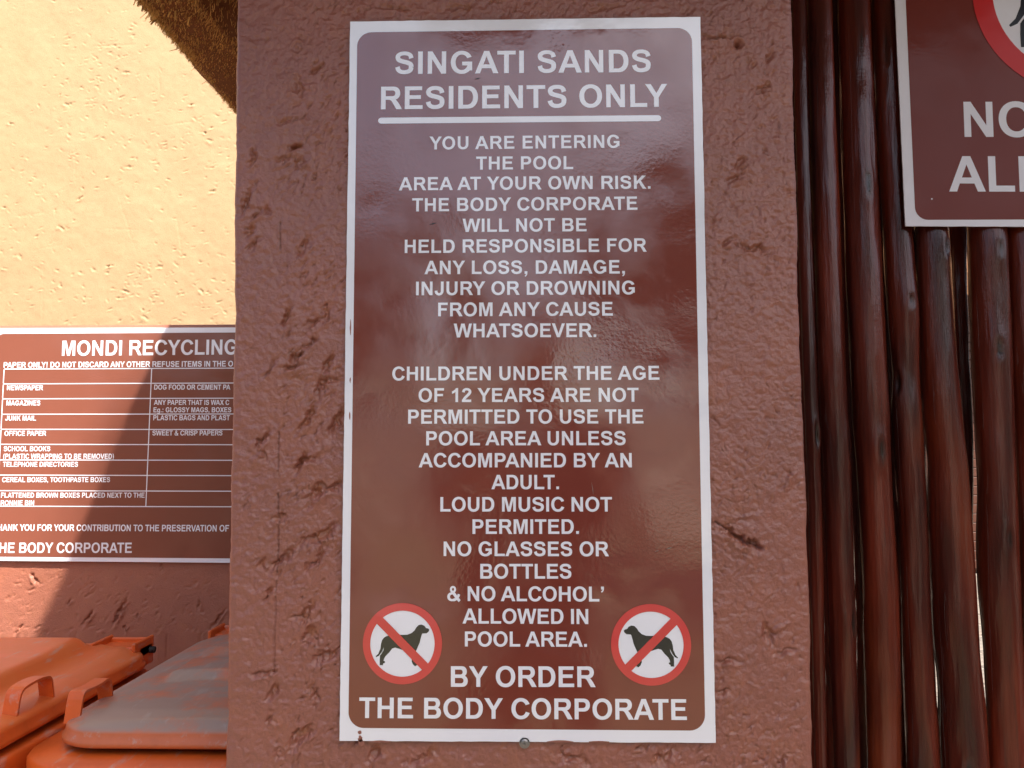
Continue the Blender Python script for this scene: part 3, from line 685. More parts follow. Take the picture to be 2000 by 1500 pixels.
for x0, y0, x1, y1, hw_ in [(838, 439, 852, 435, 1.3), (926, 155, 938, 152, 1.0), (1278, 1077, 1288, 1075, .5), (1299, 1073, 1315, 1068, .6), (1155, 940, 1159, 968, .35), (805, 131, 808, 132, 1.0)]:
    flat([(x0, y0 - hw_ * .3), ((x0 + x1) / 2, (y0 + y1) / 2 - hw_), (x1, y1), ((x0 + x1) / 2 + 1, (y0 + y1) / 2 + hw_ * .8)], YS - 2.6 * d0, 'scratch', M['dark_steel'] if hw_ > .9 else M['steel'], sign)
sc1 = screw(1024.5, 1453.5, .0046, pil)

# ------------------------------------------------------------------ recycling sign on the back wall
YR = YT - .009
q = [onY(-13, 641, YR), onY(640, 639, YR), onY(640, 1101, YR), onY(-26, 1095, YR)]
rs = thing('recycling_sign', (-.95, YR, q[3].z), 'wide brown recycling notice with a ruled list on the wall behind the bins', 'sign')
sheet(q, YR, .002, 'sheet', M['white'], rs)
qi = [onY(-5, 652, YR), onY(634, 648.5, YR), onY(633, 1092, YR), onY(-17, 1087, YR)]
flat(rrect(qi, .016), YR - .0004, 'brown_field', M['brown_faded'], rs, True)
YQ = YR - .0008
def rt_(s, a, b, c, d, cp, fit=None): text(s, a, b, c, d, cp, YQ, M['letter'], rs, fit)
rt_("MONDI RECYCLING", 120.8, 694.9, 434, 692.6, 29.3, "MONDI RECYCLIN")
rt_("PAPER ONLY! DO NOT DISCARD ANY OTHER REFUSE ITEMS IN THE O", 7, 718.4, 441, 715.9, 11, "PAPER ONLY! DO NOT DISCARD ANY OTHER REFUSE ITEMS IN THE")
for s, a, c, y in [("NEWSPAPER", 13.4, 84, 762.2), ("MAGAZINES", 12.4, 78.4, 791.9), ("JUNK MAIL", 9.9, 70.3, 821.5), ("OFFICE PAPER", 8.5, 90.1, 851.2), ("SCHOOL BOOKS", 7.1, 97.9, 881.3),
                   ("(PLASTIC WRAPPING TO BE REMOVED)", 6, 222.3, 896), ("TELEPHONE DIRECTORIES", 5.3, 152, 911.7), ("CEREAL BOXES, TOOTHPASTE BOXES", 3.9, 214.8, 941.7),
                   ("FLATTENED BROWN BOXES PLACED NEXT TO THE", 1.8, 282.3, 972), ("RONNIE BIN", 1.1, 66.4, 987), ("Eg.: GLOSSY MAGS, BOXES", 299.6, 451.6, 805.3),
                   ("PLASTIC BAGS AND PLAST", 299.3, 448.8, 820.8), ("SWEET & CRISP PAPERS", 297.5, 434.3, 850.5)]:
    rt_(s, a, y, c, y, 9.8)
rt_("DOG FOOD OR CEMENT PA", 301, 761, 431.8, 761, 9.8, "DOG FOOD OR CEMENT")
rt_("ANY PAPER THAT IS WAX C", 300.4, 790.8, 437, 790.8, 9.8, "ANY PAPER THAT IS WAX")
rt_("THANK YOU FOR YOUR CONTRIBUTION TO THE PRESERVATION OF", 38.2, 1036.7, 447, 1038.2, 12.7, "YOU FOR YOUR CONTRIBUTION TO THE PRESERVATION OF")
rt_("THE BODY CORPORATE", 37.1, 1079.9, 257.2, 1079.9, 20, "BODY CORPORATE")
tb = MB()
def bar(a, b, hw):
    A, B = onY(*a, YQ), onY(*b, YQ); dd = (B - A).normalized(); nn = Vector((-dd.z, 0, dd.x)) * hw
    tb.add([A - nn, B - nn, B + nn, A + nn], [(0, 1, 2, 3)])
ys = [(720.8, 719), (749.8, 748), (779, 777.7), (809.2, 808.5), (838.5, 838.9), (867.8, 868.6), (898.2, 899), (927.9, 929), (958.3, 959.4), (988.7, 989.8)]
hwl = .0011
for k, (a, b) in enumerate(ys):
    tb = MB(); bar((8 - 13.5 * k / 9, a), (615, b + (b - a) * .36), hwl); tb.build('ruled_line', M['letter'], rs)
for xa, xb in ((8, -5.5), (296.3, 284.8)):
    for k in range(9):                            # verticals broken at each ruled line so no two strips overlap
        f0, f1 = k / 9, (k + 1) / 9; fx_ = (xa + (xb - xa) * f0)
        ya = ys[k][0] + (ys[k][1] - ys[k][0]) * fx_ / 450; yb = ys[k + 1][0] + (ys[k + 1][1] - ys[k + 1][0]) * fx_ / 450
        if k == 0: tb = MB()
        bar((xa + (xb - xa) * f0, ya + 1.0), (xa + (xb - xa) * f1, yb - 1.0), hwl)
    tb.build('ruled_line', M['letter'], rs)

# ------------------------------------------------------------------ pole fence
YF = 1.25
PO = [  # (y px, left px, right px) ...
 [(-100, 1543, 1573), (0, 1546, 1575), (500, 1560, 1587), (1000, 1579, 1606), (1500, 1592, 1616), (1600, 1594, 1619)],
 [(-100, 1575, 1622), (0, 1577, 1625), (250, 1583, 1633), (500, 1590, 1643), (800, 1602, 1655), (1000, 1612, 1665), (1250, 1620, 1672), (1500, 1630, 1679), (1600, 1633, 1682)],
 [(-100, 1634, 1695), (0, 1637, 1698), (300, 1645, 1711), (500, 1652, 1719), (750, 1663, 1732), (1000, 1679, 1744), (1150, 1686, 1754), (1300, 1689, 1757), (1500, 1695, 1758), (1600, 1697, 1760)],
 [(-100, 1702, 1758), (0, 1703, 1752), (250, 1714, 1764), (480, 1727, 1782), (620, 1734, 1793), (740, 1746, 1794), (800, 1741, 1798), (1032, 1758, 1811), (1130, 1761, 1814), (1250, 1764, 1820), (1345, 1766, 1824), (1430, 1769, 1832), (1500, 1772, 1836), (1600, 1775, 1840)],
 [(-100, 1774, 1828), (250, 1783, 1840), (480, 1789, 1852), (650, 1797, 1862), (820, 1806, 1876), (900, 1814, 1886), (1032, 1815, 1896), (1130, 1819, 1902), (1250, 1824, 1908), (1345, 1835, 1917), (1430, 1835, 1925), (1500, 1838, 1930), (1600, 1841, 1934)],
 [(-100, 1878, 1948), (250, 1884, 1957), (480, 1891, 1965), (750, 1903, 1976), (950, 1912, 1983), (1060, 1910, 1985), (1150, 1913, 1989), (1230, 1921, 1992), (1280, 1925, 1995), (1400, 1929, 2000), (1500, 1931, 2004), (1600, 1934, 2008)],
 [(-100, 1954, 2010), (480, 1967, 2030), (750, 1977, 2042), (1000, 1988, 2056), (1500, 2008, 2078), (1600, 2010, 2080)],
]
BK = [[(-100, 1612, 1660), (500, 1630, 1680), (1000, 1652, 1700), (1600, 1672, 1716)], [(-100, 1562, 1600), (500, 1572, 1612), (1000, 1590, 1630), (1600, 1606, 1650)],
      [(-100, 1842, 1884), (480, 1852, 1886), (700, 1862, 1892), (860, 1870, 1900), (1000, 1868, 1900), (1080, 1868, 1898), (1600, 1872, 1910)], [(-100, 1745, 1782), (500, 1757, 1795), (560, 1759, 1794)], [(-100, 1690, 1734), (500, 1708, 1750), (1000, 1728, 1770), (1600, 1742, 1780)],
      [(-100, 1528, 1575), (500, 1540, 1590), (1000, 1556, 1604), (1600, 1572, 1622)], [(-100, 1950, 1985), (500, 1958, 1992), (1000, 1976, 2010), (1600, 1996, 2030)]]
fence = thing('pole_fence', (.9, YF, 0), 'dark varnished upright pole fence beside the terracotta pillar', 'fence')
KN = {1: [(1215, .5), (870, .8)], 2: [(100, 0), (370, .1), (880, .1)], 3: [(110, -.4), (592, .2), (750, -.9)], 4: [(490, .4), (1490, -.3)], 5: [(495, .1), (685, -.1), (1050, .1)], 6: [(840, -.2)], 0: [(850, .3)]}
def pole(rowlist, Y, seed, knots, ztop_=2.6, zbot=.03, nm='pole'):
    zs = []; xs = []; rs_ = []
    for y, a, b in sorted(rowlist):
        A, B = onY(a, y, Y), onY(b, y, Y); zs.append((A.z + B.z) / 2); xs.append((A.x + B.x) / 2); rs_.append((B - A).length / 2 * .97)
    zs, xs, rs_ = zs[::-1], xs[::-1], rs_[::-1]
    Zs = np.concatenate([np.arange(zbot, .85, .03), np.arange(.85, 2.02, .004), np.arange(2.02, ztop_, .03)])
    def sm(v):
        u = np.interp(Zs, zs, v); k = np.ones(9) / 9
        w_ = np.convolve(np.pad(u, 4, 'edge'), k, 'valid'); return w_
    cx, rad = sm(xs), sm(rs_); nA = 40; th = np.linspace(0, 2 * np.pi, nA, endpoint=False)
    T, Zg = np.meshgrid(th, Zs)
    Rg = rad[:, None] * (1 + .035 * vnoise(T * 1.3 + 5 * np.sin(T), Zg * 9, seed) + .018 * vnoise(np.cos(T) * 3 + 9, Zg * 14 + np.sin(T) * 3, seed + 3))
    Rg += .0005 * vnoise(np.cos(T) * 14, Zg * 3 + np.sin(T) * 14, seed + 8) + .0004 * vnoise(np.cos(T) * 3, Zg * 26 + 3 * np.sin(T), seed + 12)
    wv = np.zeros_like(Rg)
    for kpy, kx in knots:
        z0 = onY(1700, kpy, Y).z; i = np.searchsorted(Zs, z0); t0 = -math.pi / 2 + kx * 1.1; rr = rad[min(i, len(rad) - 1)]
        dt = (np.angle(np.exp(1j * (T - t0)))) * rr; dz = Zg - z0
        dz2 = dz + .4 * dt
        bul = np.exp(-(dt / .012) ** 2 - (dz / .030) ** 2); ks = .6 + .7 * ((kpy * 37) % 100) / 100; pit = np.exp(-(dt / (.0032 * ks)) ** 2 - (dz2 / (.017 * ks)) ** 2 + .25 * vnoise(dt * 400, Zg * 150, seed))
        ringp = np.exp(-((np.sqrt((dt / (.0058 * ks)) ** 2 + (dz2 / (.024 * ks)) ** 2) - 1) / .25) ** 2)
        Rg += .0030 * bul - .0050 * pit + .0005 * ringp; wv = np.maximum(wv, np.clip(pit * 1.3, 0, 1))
    X = cx[:, None] + Rg * np.cos(T); Yy = Y + Rg * np.sin(T)
    V = np.stack([X, Yy, Zg], -1).reshape(-1, 3); n_ = len(Zs)
    Fl = [tuple(f) for f in grid_faces(n_, nA, True).tolist()] + [tuple((n_ - 1) * nA + k for k in range(nA)), tuple(range(nA))[::-1]]
    o = mk(nm, V, Fl, M['pole'], fence, True)
    at = o.data.attributes.new('wear', 'FLOAT', 'POINT'); at.data.foreach_set('value', wv.ravel().astype(np.float32)); return o
for i, rw in enumerate(PO): pole(rw, YF, i * 7 + 1, KN.get(i, []))
for i, rw in enumerate(BK): pole(rw, YF + .072, i * 5 + 80, [])
xg = onY(2060, 700, YF).x
for k in range(9):                                # the fence runs on to the right of the frame
    dx = .068 + k * .062; pole([(y, a + 0, b + 0) for y, a, b in PO[6]], YF, 200 + k, [(600 + k * 90, .2)]) if False else None
    b = MB(); zs_ = [.03, .5, 1.0, 1.5, 2.0, 2.6]; xx = onY(2045, 700, YF).x + .045 + k * .058
    b.tube([(xx + random.uniform(-.006, .006), YF + random.uniform(-.004, .004), z) for z in zs_], [.027, .026, .026, .025, .025, .024], 18); b.build('pole', M['pole'], fence, True)
for z in (.42, 2.25):
    MB().tube([(.42, YF + .105, z), (1.6, YF + .105, z)], .03, 18).build('rail', M['pole'], fence, True)

# ------------------------------------------------------------------ second sign, on the poles
Y2 = YF - .033
BLc = onY(1768.5, 441.5, Y2); TLd = onY(1748, 0, Y2); up = (TLd - BLc).normalized(); rt2 = (onY(2000, 442.5, Y2) - BLc).normalized()
Wd2, Ht2 = .50, .50
q = [BLc + up * Ht2, BLc + up * Ht2 + rt2 * Wd2, BLc + rt2 * Wd2, BLc]
s2 = thing('dog_sign', (BLc.x + .25, Y2, BLc.z), 'square brown and white no dogs sign fixed to the dark pole fence', 'sign')
sheet(q, Y2, .0022, 'sheet', M['white_matt'], s2, .0002)
bi = .0165
qi = [q[0] + (rt2 - up) * bi, q[1] + (-rt2 - up) * bi, onY(1788, 429.5, Y2) + rt2 * (Wd2 - 2 * bi - .002), onY(1788, 429.5, Y2)]
qi[2] = q[2] + (-rt2 + up) * bi * .8
flat(rrect(qi, .019), Y2 - d0, 'brown_field', M['brown_matt'], s2, True)
Y2L = Y2 - 2 * d0
text("NO DOGS", 1884, 267.3, 2338, 267.5, 68.5, Y2L, M['white_matt'], s2)
text("ALLOWED", 1854, 374, 2348, 375, 69, Y2L, M['white_matt'], s2)
nodog(2107, -15, 209, Y2L, s2, False, '_matt')
for px, py in ((1820, 388.5),):
    p = onY(px, py, Y2L - .0002); b = MB(); b.add([(p.x + .0013 * math.cos(t), p.y, p.z + .0013 * math.sin(t)) for t in np.linspace(0, 6.28, 10, endpoint=False)], [tuple(range(10))]); b.build('paint_chip', M['white_matt'], s2)

# ------------------------------------------------------------------ thatched roof edge
ZE = EYE.z + .68
e1, e2 = onZ(258, 0, ZE), onZ(455, 220, ZE)
de = (e2 - e1) / (e2.y - e1.y)
SLOPE = .30
yf0 = .22
thatch = thing('thatch_roof', (e1.x + .9, 1.4, ZE), 'golden brown thatched roof edge hanging over the pillar and sign', 'roof')
def eave(y): return e1 + de * (y - e1.y)
BW = .085                                        # width of the trimmed butt band
prof = [(0, .0, .012), (.02, -.004, 0), (BW, .018, 0), (BW + .02, .055, 0), (BW + .25, .16, 0), (1.0, .16 + SLOPE * .70, 0), (2.6, .16 + SLOPE * 2.3, 0)]
def soffit(u, y):                                # u metres in from the eave
    us = [0, .015, BW, BW + .03, BW + .22, 2.8]; vs = [.012, 0, .020, .060, .150, .150 + .26 * 2.58]
    return float(np.interp(u, us, vs))
ysr = np.linspace(0, 1, 60)
def yfront(u): return yf0 - u * .14 + .33 * (1 - float(sstep(u, .22, .55)))
us = np.concatenate([np.linspace(0, .34, 34), np.linspace(.36, 2.8, 16)])
Vt = []
for a in ysr:
    for u in us:
        y = yfront(u) + (2.44 - yfront(u)) * a; e = eave(y)
        j = .004 * vnoise(np.array([y * 60]), np.array([u * 50]), 3)[0] + .006 * vnoise(np.array([y * 14]), np.array([1.0]), 5)[0]
        Vt.append((e.x + u + (j if u < .3 else 0), y, ZE + soffit(u, y) + j * .6))
nu = len(us); Fs = [tuple(f) for f in grid_faces(len(ysr), nu).tolist()]
TH = .26
b0 = len(Vt)
Vt += [(x - .10 * (1 if i % nu == 0 else 0) * 0, y, ZE + .012 + TH + (x - eave(y).x) * .36) for i, (x, y, z) in enumerate(Vt[:b0])]
Fs += [tuple(b0 + i for i in f[::-1]) for f in Fs]
na = len(ysr)
for a in range(na - 1): Fs.append((a * nu, (a + 1) * nu, b0 + (a + 1) * nu, b0 + a * nu)); Fs.append((a * nu + nu - 1, b0 + a * nu + nu - 1, b0 + (a + 1) * nu + nu - 1, (a + 1) * nu + nu - 1))
for u in range(nu - 1): Fs.append((u, b0 + u, b0 + u + 1, u + 1)); Fs.append(((na - 1) * nu + u, (na - 1) * nu + u + 1, b0 + (na - 1) * nu + u + 1, b0 + (na - 1) * nu + u))
mk('thatch_core', Vt, Fs, M['straw_core'], thatch)
# straw ends: short three-sided stalks, thousands of them
def stalks(n, usamp, ysamp, length, wid, dirf, name, seed):
    g_ = np.random.default_rng(seed); V = np.zeros((n, 6, 3)); tone = np.zeros((n, 6))
    for i in range(n):
        u = usamp(g_); y = ysamp(g_); e = eave(y); p = np.array([e.x + u, y, ZE + soffit(max(u, 0), y) + .006])
        d = dirf(u, g_); d = d / np.linalg.norm(d); l = length(u, g_)
        a = np.cross(d, [0.3, .8, .1]); a /= np.linalg.norm(a); b = np.cross(d, a)
        ww = wid * g_.uniform(.6, 1.3); to = g_.random() * (1.0 if g_.random() < .9 else 1.5)
        for k in range(3):
            t = 2.094 * k; o_ = (a * math.cos(t) + b * math.sin(t)) * ww
            V[i, k] = p + o_ - d * .006; V[i, 3 + k] = p + o_ * .55 + d * l
        tone[i] = to
    Fc = (np.arange(n)[:, None, None] * 6 + np.array([(0, 1, 4, 3), (1, 2, 5, 4), (2, 0, 3, 5)])[None]).reshape(-1, 4)
    F3 = (np.arange(n)[:, None] * 6 + np.array([3, 4, 5])[None])
    o = mk(name, V.reshape(-1, 3), [tuple(f) for f in Fc.tolist()] + [tuple(f) for f in F3.tolist()], M['straw'], thatch)
    at = o.data.attributes.new('tone', 'FLOAT', 'POINT'); at.data.foreach_set('value', tone.ravel().astype(np.float32)); o['kind'] = 'stuff'; return o
stalks(52000, lambda g_: g_.uniform(-.004, .34) if g_.random() < .8 else g_.uniform(-.003, .12), lambda g_: g_.uniform(1.0, 2.1), lambda u, g_: g_.uniform(.0065, .0115) if u < BW else g_.uniform(.008, .020), .0008,
       lambda u, g_: np.array([g_.normal(-.5, .35), g_.normal(0, .35), -1.0]), 'straw_ends', 3)
stalks(1700, lambda g_: g_.uniform(-.008, .004), lambda g_: g_.uniform(.4, 2.4), lambda u, g_: g_.uniform(.002, .007) * (3.2 if g_.random() < .035 else 1), .0007,
       lambda u, g_: np.array([g_.normal(-.9, .5), g_.normal(0, .5), -.6]), 'loose_straw', 4)
stalks(4000, lambda g_: g_.uniform(0, .34), lambda g_: g_.uniform(.45, 1.25), lambda u, g_: g_.uniform(.004, .02), .002,
       lambda u, g_: np.array([g_.normal(-.5, .35), g_.normal(0, .35), -1.0]), 'straw_ends', 5)

# ------------------------------------------------------------------ wheelie bins
def rr_outline(w_, d_, r_, n=10):
    o = []
    for cx, cy, a0 in ((w_ / 2 - r_, d_ / 2 - r_, 0), (-w_ / 2 + r_, d_ / 2 - r_, 90), (-w_ / 2 + r_, -d_ / 2 + r_, 180), (w_ / 2 - r_, -d_ / 2 + r_, 270)):
        for k in range(n + 1): t = math.radians(a0 + 90 * k / n); o.append((cx + r_ * math.cos(t), cy + r_ * math.sin(t)))
    # denser straight runs
    q_ = []
    for i, p in enumerate(o):
        p2 = o[(i + 1) % len(o)]; L_ = math.dist(p, p2); s_ = max(1, int(L_ / .02))
        q_ += [(p[0] + (p2[0] - p[0]) * k / s_, p[1] + (p2[1] - p[1]) * k / s_) for k in range(s_)]
    return np.array(q_)
def wheelie(x, y, zrim, style, label):
    W_, Dd = .58, .60
    root = thing('wheelie_bin', (x, y, GZ), label, 'bin', 'orange wheelie bins below the recycling sign')
    mat = M['bin_faded'] if style == 2 else M['bin_orange']
    # lid
    ol = rr_outline(W_, Dd, .075)
    rings = [(1.0, -.034), (1.010, -.032), (1.010, -.026), (1.0, -.024), (.997, -.014), (.990, -.010), (.975, -.007), (.950, -.005), (.91, -.003), (.87, -.002)] + [(s, -.001 + .008 * (1 - s)) for s in np.linspace(.83, .03, 34)] + [(.001, .007)]
    P_ = []; Fd = []
    for s, h in rings:
        X_, Y_ = ol[:, 0] * s, ol[:, 1] * s
        hh = np.full(len(ol), h)
        if style == 2:      # shallow dome, raised ribs towards the back
            a = np.abs(X_) / .2; 
            for yc, wd, xw, ht in ((-.04, .058, .215, .015), (.125, .048, .225, .012)):
                hh += ht * .8 * sstep(-np.abs(Y_ - yc), -wd, -wd + .014) * sstep(-np.abs(X_), -xw, -xw + .016)
            hh += .006 * (1 - np.clip(np.abs(X_) / .29, 0, 1) ** 2) * (s < .96)
        else:               # raised plateau with a valley behind the front rim
            hh += .022 * sstep(-np.abs(X_ + .02), -.215, -.185) * sstep(-np.abs(Y_ - .035), -.215, -.185)
            hh += -.006 * np.exp(-((np.abs(X_ + .02) - .235) / .02) ** 2) * (s < .95)
        hh += (.004 if style == 2 else .010) * sstep(Y_, .10, .30) * (s < .95)
        P_.append(np.stack([x + X_, y + Y_, zrim + hh + .034], -1)); Fd.append(np.full(len(ol), 0.0 if h < -.014 else min(1, (h + .014) / .005)))
    P_ = np.array(P_); n_, m2 = P_.shape[:2]
    lid = mk('lid', P_.reshape(-1, 3), grid_faces(n_, m2, True), mat, root, True)
    at = lid.data.attributes.new('fade', 'FLOAT', 'POINT'); at.data.foreach_set('value', np.array(Fd).ravel().astype(np.float32))
    so_ = lid.modifiers.new('thickness', 'SOLIDIFY'); so_.thickness = .003; so_.offset = -1
    # grips on the two front corners: a flat strap bent into a loop
    for sx in (-1, 1):
        gx = x + sx * (W_ / 2 - .016 if style == 2 else W_ / 2 - .024); g0 = y - Dd / 2 + (.045 if style == 2 else .165); 
        path = []; Lg = .098; Hg = .048
        for k in range(25):
            t = k / 24
            if t < .28: v = t / .28; yy, z_ = g0 + .010 * v, Hg * v * .9
            elif t > .72: v = (1 - t) / .28; yy, z_ = g0 + Lg - .010 * v, Hg * v * .9
            else: v = (t - .28) / .44; yy, z_ = g0 + .010 + (Lg - .020) * v, Hg * .9 + .006 * math.sin(math.pi * v) * (1 if style == 1 else -1) * .6
            path.append((yy, z_))
        for _ in range(2): path = [path[0]] + [((path[i - 1][0] + 2 * path[i][0] + path[i + 1][0]) / 4, (path[i - 1][1] + 2 * path[i][1] + path[i + 1][1]) / 4) for i in range(1, len(path) - 1)] + [path[-1]]
        wv = .0115; V = []; zb = zrim + .020
        for i, (yy, z_) in enumerate(path):
            dy = path[min(i + 1, 24)][0] - path[max(i - 1, 0)][0]; dz = path[min(i + 1, 24)][1] - path[max(i - 1, 0)][1]; L_ = math.hypot(dy, dz); ny, nz = -dz / L_ * .002, dy / L_ * .002
            for s_, q_ in ((-1, -1), (1, -1), (1, 1), (-1, 1)): V.append((gx + s_ * wv, yy + q_ * ny, zb + z_ + q_ * nz))
        Fc = [(i * 4 + k, i * 4 + (k + 1) % 4, (i + 1) * 4 + (k + 1) % 4, (i + 1) * 4 + k) for i in range(24) for k in range(4)] + [(0, 1, 2, 3), (99, 98, 97, 96)]
        gr = mk('grip', V, Fc, M['bin_orange'], lid)
    # hinge lugs at the back and the rod through them
    for sx in (-1, 1):
        hx = x + sx * (W_ / 2 - .065); hy = y + Dd / 2 - .035; hz = zrim + .012
        b = MB(); b.rbox(hx - .045, hx + .045, hy, hy + .055, hz, hz + .022, .003)
        b.rbox(hx - .045, hx - .038, hy - .02, hy + .062, hz - .02, hz + .034, .002); b.rbox(hx + .038, hx + .045, hy - .02, hy + .062, hz - .02, hz + .034, .002)
        b.rbox(hx - .038, hx + .038, hy + .05, hy + .060, hz + .004, hz + .030, .002)
        b.build('hinge_lug', M['bin_orange'], lid)
    for sx in (-1, 1):
        e0, e1_ = x + sx * (W_ / 2 - .030), x + sx * (W_ / 2 - .010)
        MB().tube([(e0, y + Dd / 2 + .010, zrim + .020), (e1_, y + Dd / 2 + .010, zrim + .020)], .0065, 14).build('hinge_pin', M['rubber'], root, True)
    MB().tube([(x - W_ / 2 + .03, y + Dd / 2 + .006, zrim + .004), (x + W_ / 2 - .03, y + Dd / 2 + .006, zrim + .004)], .010, 12).build('hinge_bar', M['bin_orange'], root, True)
    for kx in (-.17, -.06, .06, .17):
        MB().rbox(x + kx - .006, x + kx + .006, y + Dd / 2 - .012, y + Dd / 2 + .014, zrim + .002, zrim + .026, .003).build('hinge_knuckle', M['bin_orange'], lid)
    # body: tapered tub with a flange under the lid
    ob = rr_outline(1, 1, .12); q1, q2 = (.655, .665) if style == 2 else (.60, .61)
    lv = [(.47, .40, 0.0), (.485, .42, .03), (.53, .52, zrim - GZ - .10), (.535, .525, zrim - GZ - .095), (.555, .555, zrim - GZ - .09), (q1 - .035, q2 - .035, zrim - GZ - .055), (q1 - .006, q2 - .006, zrim - GZ - .050), (q1, q2, zrim - GZ - .044), (q1, q2, zrim - GZ - .016), (q1 - .006, q2 - .006, zrim - GZ - .011), (.54, .55, zrim - GZ - .010)]
    P_ = np.array([[(x + a * wv_, y + b_ * dv_ + (.0), GZ + h_) for a, b_ in ob] for wv_, dv_, h_ in lv])
    bo = mk('body', P_.reshape(-1, 3), grid_faces(len(lv), len(ob), True), M['bin_orange'], root, True)
    for sx in (-1, 1):
        b = MB(); b.tube([(x + sx * .22, y + .24, GZ + .10), (x + sx * .265, y + .24, GZ + .10)], .10, 28); wh = b.build('wheel', M['rubber'], root, True)
    return root
zr = 1.0
fl2 = onZ(117, 1462, zr); fr1 = onZ(-2, 1462, zr)
wheelie(fl2.x + .265, fl2.y + .30, zr, 2, 'bin with the faded grey lid, half hidden by the pillar')
wheelie(fr1.x - .285, fr1.y + .185, zr, 1, 'bright orange bin at the left below the recycling sign')

# ------------------------------------------------------------------ beyond the fence
shed = thing('pool_shed', (5.2, 9.7, 0), 'dark timber shed beyond the paving, glimpsed through the gaps between poles', 'shed')
for k in range(34):
    MB().rbox(-1.6, 13.6, 9.66 + .001 * (k % 3), 9.70, .06 + k * .105, .06 + k * .105 + .099, .004).build('plank', M['dark_timber'], shed)
MB().box(-1.58, 13.58, 9.71, 13.8, .02, 3.60).build('shed_wall', M['dark_timber'], shed)
MB().add([(-2, 8.9, 3.35), (14, 8.9, 3.35), (14, 14, 7.6), (-2, 14, 7.6), (-2, 8.9, 3.1), (14, 8.9, 3.1), (14, 14, 7.3), (-2, 14, 7.3)], [(0, 1, 2, 3), (7, 6, 5, 4), (0, 4, 5, 1), (1, 5, 6, 2), (2, 6, 7, 3), (3, 7, 4, 0)]).build('roof', M['straw_core'], shed)

# ------------------------------------------------------------------ behind the photographer: what the gloss of the signs mirrors
def tree(x, y, h, r_, seed, label):
    g_ = np.random.default_rng(seed); t = thing('shade_tree', (x, y, 0), label, 'tree', 'garden trees behind the photographer')
    b = MB(); b.tube([(x, y, 0), (x + .05, y, h * .3), (x - .05, y + .05, h * .6)], [.14, .11, .06], 12)
    for k in range(7):
        a = g_.uniform(0, 6.28); b.tube([(x, y, h * .35), (x + r_ * .6 * math.cos(a), y + r_ * .6 * math.sin(a), h * .75)], [.05, .015], 8)
    b.build('trunk', M['bark'], t, True)
    n = 9000; c = g_.normal(size=(60, 3)); c /= np.linalg.norm(c, axis=1)[:, None]; c = c * g_.uniform(.35, 1, (60, 1)) * [r_, r_, h * .24] + [x, y, h * .77]
    ctr_ = c[g_.integers(0, 60, n)] + g_.normal(size=(n, 3)) * r_ * .16
    a = g_.normal(size=(n, 3)); a /= np.linalg.norm(a, axis=1)[:, None]; bb = np.cross(a, g_.normal(size=(n, 3))); bb /= np.linalg.norm(bb, axis=1)[:, None]
    s_ = .075; V = np.stack([ctr_ - a * s_, ctr_ + bb * s_ * .45, ctr_ + a * s_, ctr_ - bb * s_ * .45], 1).reshape(-1, 3)
    o = mk('crown', V, np.arange(n * 4).reshape(n, 4), M['leaf'], t); return t
tree(-2.6, -9, 4.6, 2.0, 1, 'bushy garden tree at the left behind the photographer')
tree(2.4, -8.0, 4.9, 2.1, 2, 'taller dense garden tree at the right behind the photographer')

# the photographer, mirrored faintly in the gloss of the tall sign
def skinned(name, chains, mat, parent, sub=2):
    me = bpy.data.meshes.new(name); V = []; E_ = []; Rd = []; idx = {}
    base = wloc(parent)
    for ch in chains:
        prev = None
        for p, r_ in ch:
            key = tuple(round(c, 4) for c in p)
            if key not in idx: idx[key] = len(V); V.append(tuple(Vector(p) - base)); Rd.append(r_)
            if prev is not None: E_.append((prev, idx[key]))
            prev = idx[key]
    me.from_pydata(V, E_, []); me.materials.append(mat)
    o = bpy.data.objects.new(name, me); o.parent = parent; link(o)
    sk = o.modifiers.new('skin', 'SKIN'); lay = me.skin_vertices.new(name='skin') if not me.skin_vertices else me.skin_vertices[0]
    for i, r_ in enumerate(Rd): lay.data[i].radius = (r_, r_) if not isinstance(r_, tuple) else r_; lay.data[i].use_root = (i == 0)
    sk.use_smooth_shade = True
    ss = o.modifiers.new('subd', 'SUBSURF'); ss.levels = sub; ss.render_levels = sub
    return o
PX, PY = .02, -.44
ph = thing('person', (PX, PY, GZ), 'photographer in dark shirt holding a compact camera out, mirrored in the sign', 'person')
def q_(x, y, z): return (PX + x, PY + y, z)
legs = [[(q_(0, 0, .93), .13), (q_(s * .10, 0, .84), .095), (q_(s * .11, .01, .50), .066), (q_(s * .12, -.01, .12), .045)] for s in (-1, 1)]
skinned('trousers', legs, M['trousers'], ph)
for s in (-1, 1): skinned('shoe', [[(q_(s * .12, -.06, GZ + .045), .042), (q_(s * .12, .05, GZ + .04), .045), (q_(s * .125, .15, GZ + .03), .032)]], M['rubber'], ph)
sh = [[(q_(0, 0, .93), (.155, .11)), (q_(0, 0, 1.12), (.140, .10)), (q_(0, -.01, 1.32), (.165, .11)), (q_(0, -.01, 1.43), (.12, .085)), (q_(0, -.005, 1.50), .062)]]
for s in (-1, 1): sh.append([(q_(0, -.01, 1.43), (.12, .085)), (q_(s * .17, -.01, 1.425), .062), (q_(s * .235, .01, 1.30), .052), (q_(s * .26, .05, 1.20), .047)])
skinned('shirt', sh, M['shirt'], ph)
sk_ = []
